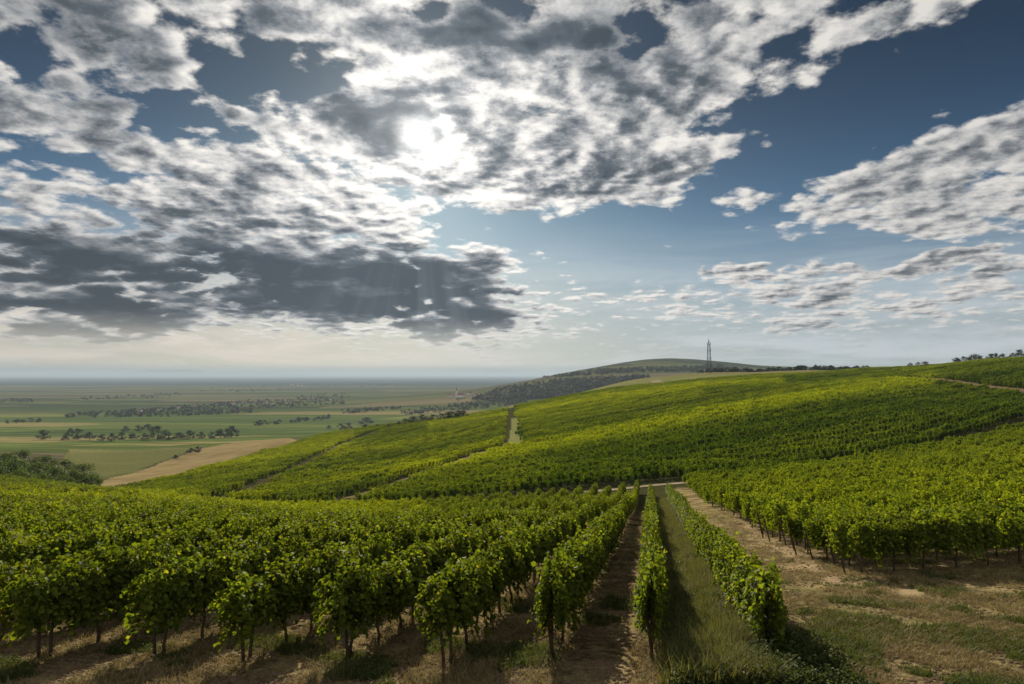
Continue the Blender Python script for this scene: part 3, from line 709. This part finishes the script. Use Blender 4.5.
block('hillside_grapevines', X, Y, Hd, C_far, 6, 'vineyard wedge between the two earth tracks on the hillside', deep=.05, rk=Kd)
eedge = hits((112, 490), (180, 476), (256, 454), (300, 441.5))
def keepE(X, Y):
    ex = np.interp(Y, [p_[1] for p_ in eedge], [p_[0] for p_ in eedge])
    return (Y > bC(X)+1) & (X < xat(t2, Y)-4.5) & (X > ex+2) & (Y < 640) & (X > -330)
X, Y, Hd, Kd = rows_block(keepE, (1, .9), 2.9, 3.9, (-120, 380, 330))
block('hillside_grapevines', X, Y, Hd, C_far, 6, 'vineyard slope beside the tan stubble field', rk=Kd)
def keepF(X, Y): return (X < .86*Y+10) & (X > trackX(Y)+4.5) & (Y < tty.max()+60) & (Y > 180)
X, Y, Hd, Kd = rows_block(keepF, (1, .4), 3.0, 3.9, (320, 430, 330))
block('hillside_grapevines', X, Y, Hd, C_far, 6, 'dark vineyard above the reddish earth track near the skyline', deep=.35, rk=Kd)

# ------------------------------------------------------------------ end posts
def make_post():
    b = MB(); b.tube([(0, 0, -.3), (0, 0, .8), (.02, 0, 1.55)], [.036, .034, .032], 8)
    return b.build('trellis_post', M['wood'], link=False, smooth=True).data
pm = make_post()
side_names = {1: 'row beside the dirt clearing', 0: 'row bordering the tall grass', -1: 'row bordering the bare shaded lane'}
for k in range(-6, 2):
    Y0 = jit[k]-.28; X0 = .202*Y0+k*(DX if k < 0 else 2.45)
    o = bpy.data.objects.new('trellis_post', pm); COL.objects.link(o); o.location = (X0, Y0, float(H(X0, Y0))); o.rotation_euler = (R(-7), R(4), PH)
    nm = side_names.get(k, '%s row left of the bare lane' % ordw(-k) if k < -1 else '')
    tag(o, 'wooden trellis post at the near end of the '+nm, 'post', 'end posts of the vine rows')
for j in range(0, 9):
    Y0 = 27.2+2.35*j; X0 = 14.0+(Y0-29)*.18+.3*math.sin(j*1.7)-.6
    o = bpy.data.objects.new('trellis_post', pm); COL.objects.link(o); o.location = (X0, Y0, float(H(X0, Y0))); o.rotation_euler = (0, R(-14), 0)
    tag(o, 'leaning trellis post at the path end of the %s beyond the clearing' % ('front row' if j == 0 else ordw(j+1)+' row back'), 'post', 'end posts of the vine rows')

# ------------------------------------------------------------------ ground cover near the camera
def blade_tuft(n, h, spread, wd, lean, mat, name):
    v = []; f = []
    for _ in range(n):
        a = random.uniform(0, 6.283); r_ = spread*math.sqrt(random.random()); x0, y0 = r_*math.cos(a), r_*math.sin(a)
        hh = h*random.uniform(.45, 1.15); la = random.uniform(0, 6.283); ln = lean*random.uniform(.2, 1.2)*hh; w_ = wd*random.uniform(.6, 1.3)
        px_, py_ = -math.sin(la)*w_, math.cos(la)*w_; b0 = len(v)
        for tt, ww in ((0, 1), (.55, .8), (1, .12)):
            cx_, cy_, cz = x0+math.cos(la)*ln*tt*tt, y0+math.sin(la)*ln*tt*tt, hh*(tt-.18*lean*tt*tt)-.02
            v += [(cx_-px_*ww, cy_-py_*ww, cz), (cx_+px_*ww, cy_+py_*ww, cz)]
        f += [(b0, b0+1, b0+3, b0+2), (b0+2, b0+3, b0+5, b0+4)]
    me_ = bpy.data.meshes.new(name); mesh_np(me_, np.array(v), np.array(f)); me_.materials.append(mat); return me_
def leafy_tuft(n, h, spread, size, mat, name):
    C = np.stack([rng.normal(0, spread*.5, n), rng.normal(0, spread*.5, n), rng.uniform(.02, 1, n)**1.2*h], 1); N = np.stack([rng.normal(0, .5, n), rng.normal(0, .5, n), np.ones(n)], 1)
    V_, F_ = leaves(C, N, rng.uniform(size*.6, size*1.3, n), ar=.7); me_ = bpy.data.meshes.new(name); mesh_np(me_, V_, F_); me_.materials.append(mat); return me_
c_dry = protos('dry_tuft', [blade_tuft(26, .13, .16, .006, 1.0, M['dry'], 'dry_tuft') for _ in range(5)])
c_green = protos('green_tuft', [blade_tuft(34, .14, .15, .007, .7, M['weed'], 'green_tuft') for _ in range(6)]+[leafy_tuft(40, .12, .22, .035, M['weed'], 'leafy') for _ in range(1)])
c_tall = protos('tall_tuft', [blade_tuft(38, .72, .22, .008, .55, M['tall'], 'tall_tuft') for _ in range(6)])
c_weed = protos('weed_clump', [leafy_tuft(110, .55, .36, .075, M['weed'], 'weed_clump') for _ in range(5)])
def clod_mesh():
    import bmesh
    bm = bmesh.new(); bmesh.ops.create_icosphere(bm, subdivisions=2, radius=1)
    ph = [random.uniform(0, 6) for _ in range(3)]
    for v_ in bm.verts:
        k = 1+.22*math.sin(v_.co.x*3+ph[0])*math.sin(v_.co.y*4+ph[1])+.15*math.sin(v_.co.z*6+ph[2]); v_.co = Vector((v_.co.x*k, v_.co.y*k*.8, v_.co.z*k*.5))
    me_ = bpy.data.meshes.new('clod'); bm.to_mesh(me_); bm.free(); me_.materials.append(M['clod']); return me_
c_clod = protos('clod', [clod_mesh() for _ in range(4)])
def vnoise(X, Y, s_, seed=0):
    r_ = np.random.default_rng(seed); v = 0
    for k in range(7):
        a = r_.uniform(0, 6.28); f_ = r_.uniform(.6, 1.9)/s_; v = v+np.sin((X*math.cos(a)+Y*math.sin(a))*f_*6.28+r_.uniform(0, 6.28))
    return v/7**.5
def near_pts(n, ymax, pw=2.0, ymin=11.5):
    Y = ymin+(ymax-ymin)*rng.random(n)**pw; X = rng.uniform(-.80, .80, n)*Y*1.02; return X, Y
def put(name, X, Y, coll, nv, s0, s1, label, sink=.0, **k):
    n = len(X); s_ = rng.uniform(s0, s1, n)
    return scatter(name, np.stack([X, Y, H(X, Y)-sink], 1), np.stack([np.zeros(n), np.zeros(n), rng.uniform(0, 6.28, n)], 1), np.stack([s_]*3, 1), rng.integers(0, nv, n), coll, label, **k)
X, Y = near_pts(60000, 75, 1.7); rw = X-.202*Y
row_ph = np.abs((rw/DX+.5) % 1-.5)*DX
inA = rw < 3.2
nse = vnoise(X, Y, 5, 1)
keep = np.where(inA, (nse > .25) | (row_ph < .35), nse > -.55); keep &= rng.random(len(X)) < np.where(inA, .45, .75)
put('dry_grass', X[keep], Y[keep], c_dry, 5, .6, 1.5, 'short straw coloured dry grass on the bare earth')
X, Y = near_pts(46000, 75, 1.7); rw = X-.202*Y; nse = vnoise(X, Y, 4.5, 2)+.4*vnoise(X, Y, 1.3, 5)
thr = np.where(rw > 3.2, np.where(Y < 19, -.2, np.where(Y < 26, .45, 1.2)), .75); keep = nse > thr
put('grass', X[keep], Y[keep], c_green, 7, .5, 1.5, 'patches of short green grass and weeds on the earth')
# tall grass lane
Y = 12.2+80*rng.random(15000)**1.5; rw = 2.05-rng.random(15000)**1.1*1.75; k = rng.random(15000) < np.clip(.30+.55*vnoise(rw*2.0, Y, 2.6, 9), .03, 1); X = rw+.202*Y
put('tall_grass', X[k], Y[k], c_tall, 6, .55, 1.2, 'tall pale green grass filling the lane between two rows', sink=.03)
n = 620; Y = 12+9*rng.random(n)**1.5; rw = rng.uniform(.4, 3.6, n); k = rw < 3.9-(Y-12)*.16; X = rw+.202*Y
Y2 = 13+70*rng.random(420)**1.4; rw2 = rng.uniform(.55, 2.0, 420); X = np.concatenate([X, rw2+.202*Y2]); Y = np.concatenate([Y, Y2]); k = np.concatenate([k, vnoise(rw2*2, Y2, 6, 12) > -.1])
put('weeds', X[k], Y[k], c_weed, 5, .5, 1.15, 'dark leafy weeds in front of the grassy lane', sink=.03, tint=np.full(k.sum(), .0), deep=np.full(k.sum(), .35))
X, Y = near_pts(42000, 50, 1.6); nse = vnoise(X, Y, 3, 4); k = nse > -.4
put('earth_clods', X[k], Y[k], c_clod, 4, .012, .065, 'small clods of brown earth scattered over the ground')

# ------------------------------------------------------------------ trees
def tree_meshes(h, wd, n, size, seed, mat, lobes=9, low=.18):
    r_ = np.random.default_rng(seed); random.seed(seed)
    b = MB(); b.tube([(0, 0, -.6), (.05*h*.1, 0, h*.2), (r_.normal(0, .02)*h, r_.normal(0, .02)*h, h*.45), (0, 0, h*.75)], [h*.028, h*.022, h*.016, h*.006], 7)
    cs = []
    for i in range(lobes):
        a = 6.283*i/lobes+r_.uniform(-.4, .4); el_ = r_.uniform(low+.12, .86); rr_ = wd*.5*(.30+.62*math.sin(math.pi*min(1, el_*.9+.1)))*r_.uniform(.6, 1.1)
        c_ = np.array([math.cos(a)*rr_, math.sin(a)*rr_, h*el_]); cs.append((c_, wd*r_.uniform(.16, .27)))
        b.tube([(0, 0, h*(.15+.5*el_*.6)), (c_[0]*.5, c_[1]*.5, h*(el_*.8)), tuple(c_)], [h*.010, h*.007, h*.003], 5)
    cs.append((np.array([0, 0, h*.86]), wd*.22)); cs.append((np.array([0, 0, h*.6]), wd*.30))
    C = []; N = []
    k = r_.integers(0, len(cs), n); d = r_.normal(size=(n, 3)); d /= np.linalg.norm(d, axis=1, keepdims=True)
    rad_ = r_.random(n)**.45
    for i in range(n):
        c_, q_ = cs[k[i]]; wob_ = 1+.28*math.sin(d[i, 0]*5+k[i])*math.sin(d[i, 2]*6+k[i]*2)
        C.append(c_+d[i]*q_*rad_[i]*wob_*np.array([1, 1, .85])); N.append(d[i]+r_.normal(size=3)*.5+[0, 0, .3])
    V_, F_ = quads(np.array(C), np.array(N), r_.uniform(size*.6, size*1.3, n))
    cm = bpy.data.meshes.new('tree_crown'); mesh_np(cm, V_, F_); cm.materials.append(mat)
    return b.build('tree_trunk', M['bark'], link=False).data, cm
TV = [tree_meshes(13, 11, 2600, .55, 3, M['tree'], 11, -.05), tree_meshes(12, 10, 2400, .55, 4, M['tree'], 11, -.06), tree_meshes(14, 11, 2400, .6, 5, M['tree'], 10, 0), tree_meshes(9, 10, 2100, .5, 6, M['tree'], 10, -.08)]
TVD = []
for tm_, cm_ in TV:
    c2_ = cm_.copy(); c2_.materials.clear(); c2_.materials.append(M['far_tree']); TVD.append((tm_, c2_))
def tree(px_, top_py, Y, label, group, v, hfix=None, wscale=1.0, name='tree'):
    X = (px_-CXP)/FPX*Y; z = float(H(X, Y))
    d = ray(px_, top_py); zt = d[2]/d[1]*Y; h0 = (13, 12, 14, 9)[v]; s_ = max(.25, (zt-z)/(h0*.98)) if hfix is None else hfix/h0
    e_ = empty(name, (X, Y, z)); e_.scale = (s_*wscale, s_*wscale, s_); e_.rotation_euler = (0, 0, random.uniform(0, 6.28))
    for nm, md in zip(('trunk', 'crown'), TV[v] if Y < 420 and px_ < 200 else TVD[v]):
        o = bpy.data.objects.new(nm, md); COL.objects.link(o); o.parent = e_
    tag(e_, label, 'tree' if name == 'tree' else 'bush', group); return e_
clump = [(8, 452, 360, 0), (28, 450, 380, 1), (50, 455, 370, 0), (68, 459, 350, 1), (86, 463, 340, 3), (-12, 450, 350, 2), (16, 458, 320, 3), (38, 462, 300, 0), (58, 466, 300, 3),
         (78, 470, 290, 3), (2, 466, 285, 3), (24, 470, 270, 3), (94, 474, 300, 3), (46, 473, 265, 3), (66, 476, 262, 3), (-6, 474, 250, 3)]
cl_lab = ['tallest broad tree in the dark clump, at its far side', 'round tree at the back of the dark clump', 'broad tree near the middle back of the dark clump', 'rounded tree behind the lower bushes of the clump',
 'small tree on the clump side facing the stubble field', 'tall tree of the dark clump cut by the picture edge', 'dense tree below the tallest tree of the clump', 'wide dark tree in the centre of the clump', 'low tree in the front of the clump, above the vines',
 'bushy tree closest in front of the green field', 'low bushy tree at the picture edge in front of the clump', 'low round tree just above the vine canopy, left part', 'last small bush tree of the clump beside the stubble field', 'low bush tree just above the vines in clump centre', 'low bush tree at the foot of the clump near stubble', 'low dark tree cut by the picture edge above the vines']
for (a, b_, Y_, v_), lb in zip(clump, cl_lab): tree(a, b_, Y_, lb, 'trees in the dark clump below the vineyard', v_, wscale=1.25)
def ground_y(px_, py_): return hit(px_, py_)[1]
hedge = [(46, 439.5, 10), (68, 440, 7), (80, 439, 11), (92, 440, 8), (104, 441, 7), (114, 441, 8), (124, 440, 8), (135, 440, 7), (147, 440, 7), (160, 439.5, 14), (171, 440, 8), (181, 440, 8), (192, 439, 9), (203, 438.5, 7), (213, 438.5, 7), (222, 438, 9), (233, 437.5, 12),
         (72, 434, 6), (200, 452, 6), (193, 453, 5), (178, 459, 4)]
for i, (a, b_, hp) in enumerate(hedge):
    Y_ = ground_y(a, b_); lab = 'dark hedgerow tree, %s from the picture edge in the line beyond the green field' % ordw(i+1) if i < 17 else ['lone dark round tree beyond the hedgerow', 'dark bush at the far edge of the stubble field', 'smaller bush beside the far edge of the stubble field', 'tiny bush lower down the stubble field edge'][i-17]
    tree(a, b_-hp, Y_, lab, 'hedgerow trees beyond the green field' if i < 17 else None, i % 4, wscale=1.35)
mids = [(343, 432, 7), (350, 432, 8), (367, 427, 8), (366, 431, 5), (400, 428, 5), (406, 427, 7), (414, 426, 8), (423, 425, 9), (432, 424, 8), (441, 423, 8), (450, 422, 9), (458, 421, 9), (464, 420, 8), (389, 430, 4), (378, 430, 4), (330, 431, 4), (127, 434, 6), (140, 433, 6), (150, 433, 7)]
for i, (a, b_, hp) in enumerate(mids):
    Y_ = ground_y(a, b_-2); tree(a, b_-2-hp, Y_, ('%s tree from the left in the scattered line above the hillside vineyard edge' % ordw(i+1)) if i < 16 else '%s dark tree from the left in the short row on the open plain' % ordw(i-15), 'trees scattered past the hillside vineyard' if i < 16 else 'short tree row on the plain', (i+1) % 4, wscale=1.5)
sk = [(956, 362, 4.5, 400), (963, 361.5, 5, 400), (969, 361, 4, 410), (975, 361.5, 6, 400), (980, 361, 4, 405), (991, 361, 5, 400), (996, 361, 5.5, 395), (1003, 360.5, 4, 400), (1013, 360, 4, 400), (1021, 360, 7, 395), (918, 368, 3, 560), (925, 368, 3, 560), (910, 369, 2.5, 560)]
for i, (a, b_, hp, Y_) in enumerate(sk):
    X = (a-CXP)/FPX*450; z = None
    for yy in (640, 600, 560, 520, 480, 450):
        pass
    # stand on the skyline crest: the farthest point whose foot is in line of sight
    best = min(np.arange(380, 800, 10), key=lambda q_: topx((a-CXP)/FPX*q_, q_, float(H((a-CXP)/FPX*q_, q_)))[1])
    py_g = topx((a-CXP)/FPX*best, best, float(H((a-CXP)/FPX*best, best)))[1]
    tree(a, py_g-hp-3.0, float(best), 'small dark skyline tree, %s from the left above the top vineyard' % ordw(i+1 if i < 10 else i+1), 'trees on the vineyard skyline', (i) % 4, wscale=1.2)

# far woods, village trees: one mass each
lod = [tree_meshes(12, 12, 150, 2.6, 20+i, M['far_tree'], 7, -.1)[1] for i in range(4)]
c_lod = protos('far_tree', lod)
def far_trees(name, polys, label, s0=.35, s1=.85):
    P_ = []
    for poly, n in polys:
        xs = [p_[0] for p_ in poly]; ys = [p_[1] for p_ in poly]; k = 0; tries = 0
        while k < n and tries < n*20:
            tries += 1
            a, b_ = random.uniform(min(xs), max(xs)), random.uniform(min(ys), max(ys))
            if not inpoly(np.array([a]), np.array([b_]), poly)[0]: continue
            h_ = hit(a, b_)
            if h_ and (name != 'woods' or h_[1] > 1400): P_.append((h_[0], h_[1], float(H(*h_)))); k += 1
    n = len(P_); s_ = rng.uniform(s0, s1, n)
    scatter(name, np.array(P_), np.stack([np.zeros(n), np.zeros(n), rng.uniform(0, 6, n)], 1), np.stack([s_*1.3, s_*1.3, s_], 1), rng.integers(0, 4, n), c_lod, label)
far_trees('village_trees', [([(62, 415), (110, 411), (160, 409), (250, 400), (256, 405), (250, 413), (160, 417), (66, 418)], 420),
    ([(256, 401), (300, 399), (345, 401), (345, 404), (256, 409)], 170), ([(295, 396), (345, 393), (350, 398), (300, 401)], 70)], 'dark belt of trees around the village on the plain')
far_trees('treeline', [([(80, 398), (180, 393), (180, 397), (80, 400)], 90), ([(0, 400), (30, 399), (34, 402), (0, 403)], 40), ([(195, 391), (256, 388), (300, 390), (256, 392)], 60),
    ([(400, 412), (470, 403), (520, 398), (530, 403), (470, 410), (405, 415)], 200), ([(340, 411), (400, 407), (402, 410), (345, 414)], 60), ([(300, 385), (470, 382), (500, 385), (300, 388)], 130),
    ([(256, 424), (330, 417), (332, 419), (256, 426)], 40), ([(0, 423), (40, 421), (40, 422), (0, 424)], 10), ([(210, 388), (290, 384), (290, 386), (210, 389)], 60)], 'thin dark lines of trees dividing the fields of the plain')
far_trees('woods', [([(512, 400), (470, 400), (500, 388), (560, 380), (650, 376), (655, 380), (610, 388), (560, 397)], 900), ([(540, 378), (600, 370), (720, 366), (760, 372), (640, 372)], 500),
    ], 'dark wooded lower slopes of the distant hill', .5, 1.0)

X = np.concatenate([rng.uniform(300, 560, 150), rng.uniform(400, 700, 90)]); Y = np.concatenate([rng.uniform(1060, 1110, 150), rng.uniform(1180, 1260, 90)]); n = len(X); s_ = rng.uniform(.35, .7, n)
scatter('treeline', np.stack([X, Y, H(X, Y)], 1), np.stack([np.zeros(n), np.zeros(n), rng.uniform(0, 6, n)], 1), np.stack([s_*1.4, s_*1.4, s_], 1), rng.integers(0, 4, n), c_lod, 'dark line of trees behind the ridge right of the mast')
# ------------------------------------------------------------------ houses far off
def house(px_, py_, wd, label, group, hgt=5.5, church=False):
    h_ = hit(px_, py_)
    if not h_: return
    X, Y = h_; e_ = empty('church' if church else 'house', (X, Y, float(H(X, Y))-.3)); e_.rotation_euler = (0, 0, random.uniform(-.5, .5))
    b = MB(); L_, D_ = wd, wd*.62; b.box(-L_/2, L_/2, -D_/2, D_/2, 0, hgt)
    b.v += [(-L_/2, -D_/2, hgt), (-L_/2, D_/2, hgt), (-L_/2, 0, hgt+D_*.42), (L_/2, -D_/2, hgt), (L_/2, D_/2, hgt), (L_/2, 0, hgt+D_*.42)]; k = len(b.v)-6
    b.f += [(k, k+2, k+1), (k+3, k+4, k+5)]; b.build('wall', M['wall'], e_)
    r_ = MB(); o_ = .5; zt = hgt+D_*.42+.25; ze = hgt-.05
    r_.v = [(-L_/2-o_, -D_/2-o_, ze), (L_/2+o_, -D_/2-o_, ze), (L_/2+o_, 0, zt), (-L_/2-o_, 0, zt), (-L_/2-o_, D_/2+o_, ze), (L_/2+o_, D_/2+o_, ze),
            (-L_/2-o_, -D_/2-o_, ze+.3), (L_/2+o_, -D_/2-o_, ze+.3), (L_/2+o_, 0, zt+.3), (-L_/2-o_, 0, zt+.3), (-L_/2-o_, D_/2+o_, ze+.3), (L_/2+o_, D_/2+o_, ze+.3)]
    r_.f = [(6, 7, 8, 9), (9, 8, 11, 10), (0, 3, 2, 1), (3, 4, 5, 2), (0, 1, 7, 6), (4, 10, 11, 5), (0, 6, 9, 3), (3, 9, 10, 4), (1, 2, 8, 7), (2, 5, 11, 8)]
    r_.build('roof', M['roof'], e_)
    if church:
        q_ = MB(); q_.box(-L_/2-7, -L_/2, -3.5, 3.5, 0, 26); q_.build('tower', M['wall'], e_)
        q_ = MB(); q_.tube([(-L_/2-3.5, 0, 26), (-L_/2-3.5, 0, 29), (-L_/2-3.5, 0, 40)], [4.6, 3.0, .1], 4); q_.build('spire', M['roof'], e_)
    tag(e_, label, 'church' if church else 'house', group)
house(461, 397.5, 26, 'white church with a tall tower among trees past the ridge', None, 9, True)
hs_ = [(232, 404.5, 22), (244, 403, 16), (214, 405, 16), (196, 407, 15), (178, 408.5, 15), (160, 410.5, 14), (140, 412, 14), (300, 385.8, 60), (292, 385.3, 45), (470, 394.5, 20), (477, 396, 16), (265, 402, 18), (285, 400.5, 16), (310, 399.5, 18), (390, 386.5, 45), (330, 400, 15), (450, 397, 20)]
wh = ['white house at the village edge beside the tan field', 'small pale house amid trees at the village end', 'third pale house along the village tree belt', 'pale house in the centre of the village tree belt', 'house in the tree belt below a brown field', 'small house towards the thin end of the tree belt', 'outermost small house at the thin end of the tree belt',
      'large white building far out near the horizon', 'second white building beside the large one near the horizon', 'pale house just right of the white church', 'smaller house behind the church trees', 'pale house where the village meets the second tree belt', 'house in the middle of the second tree belt', 'house at the far end of the second tree belt', 'long white hall in the far wooded band', 'lone pale house between the two tree belts', 'pale house just left of the white church']
for (a, b_, c_), l_ in zip(hs_, wh): house(a, b_, c_, l_, 'houses on the plain')

# ------------------------------------------------------------------ lattice tower
TX, TY = (709-CXP)/FPX*1000, 1000.0; TZ = float(H(TX, TY)); TH_ = 54.0-TZ
e_ = empty('lattice_mast', (TX, TY, TZ)); tag(e_, 'tall thin steel lattice mast with antennas standing behind the ridge', 'mast')
def half(z): f_ = z/TH_; return 2.9*(1-f_)+1.15*f_ if f_ < .84 else .75
for sx_, sy_ in ((-1, -1), (1, -1), (1, 1), (-1, 1)):
    b = MB(); b.tube([(sx_*half(0), sy_*half(0), -.5), (sx_*half(TH_*.83), sy_*half(TH_*.83), TH_*.84)], [.26, .2], 6); b.build('leg', M['steel'], e_)
b = MB(); zs = np.linspace(0, TH_*.83, 13)
for z0, z1 in zip(zs[:-1], zs[1:]):
    a, c_ = half(z0), half(z1); P0 = [(-a, -a, z0), (a, -a, z0), (a, a, z0), (-a, a, z0)]; P1 = [(-c_, -c_, z1), (c_, -c_, z1), (c_, c_, z1), (-c_, c_, z1)]
    for i in range(4):
        k = (i+1) % 4; b.tube([P0[i], P1[k]], .08, 4); b.tube([P0[k], P1[i]], .08, 4); b.tube([P1[i], P1[k]], .08, 4)
b.build('bracing', M['steel'], e_)
for zf, hw in ((.62, 2.3), (.80, 2.2), (.40, 2.5)):
    b = MB(); z = TH_*zf; b.box(-hw, hw, -hw, hw, z, z+.35)
    for s_ in (-1, 1): b.tube([(-hw, s_*hw, z+1.3), (hw, s_*hw, z+1.3)], .07, 4); b.tube([(s_*hw, -hw, z+1.3), (s_*hw, hw, z+1.3)], .07, 4)
    for sx_ in (-1, 1):
        for sy_ in (-1, 1): b.tube([(sx_*hw, sy_*hw, z), (sx_*hw, sy_*hw, z+1.3)], .07, 4)
    b.build('platform', M['steel'], e_)
for k, zf in enumerate((.64, .64, .82, .82, .42)):
    b = MB(); s_ = -1 if k % 2 else 1; z = TH_*zf; b.tube([(s_*2.5, -1.2+k*.3, z), (s_*2.5, -1.2+k*.3, z+2.8)], .28, 6); b.build('antenna', M['steel'], e_)
b = MB(); b.tube([(0, 0, TH_*.84), (0, 0, TH_*.94)], [.75, .65], 6); b.tube([(0, 0, TH_*.94), (0, 0, TH_)], [.22, .12], 6); b.build('top_mast', M['steel'], e_)

# ------------------------------------------------------------------ far hills on the horizon
xs = np.linspace(-52000, -4000, 90); v = []; f = []
for i, x_ in enumerate(xs):
    hh = 250+170*math.sin(i*.13+1)+70*math.sin(i*.41)+30*math.sin(i*1.1); hh = max(60, hh)*min(1, (89-i)/25)
    v += [(x_, 47000, -125), (x_, 50000, -125+hh), (x_, 53000, -125)]
for i in range(len(xs)-1):
    for c_ in (0, 1): a = i*3+c_; f.append((a, a+3, a+4, a+1))
tag(mesh_obj('distant_hills', v, f, M['mount'], smooth=True), kind='structure')

# ------------------------------------------------------------------ haze
b = MB(); b.box(-66000, 66000, -66000, 66000, -131, 150)
hz = b.build('haze', None); hm = bpy.data.materials.new('haze'); hm.use_nodes = True; t = NT(hm.node_tree)
pv = t.n('ShaderNodeVolumePrincipled'); pv.inputs['Color'].default_value = (.26, .325, .405, 1); pv.inputs['Density'].default_value = 5.5e-5; pv.inputs['Anisotropy'].default_value = .2
t.nt.links.new(pv.outputs[0], t.n('ShaderNodeOutputMaterial').inputs['Volume']); hz.data.materials.append(hm)
tag(hz, 'pale bluish haze over the far plain', kind='stuff')
print('vines', len(vines), 'C', nC1, nC2)
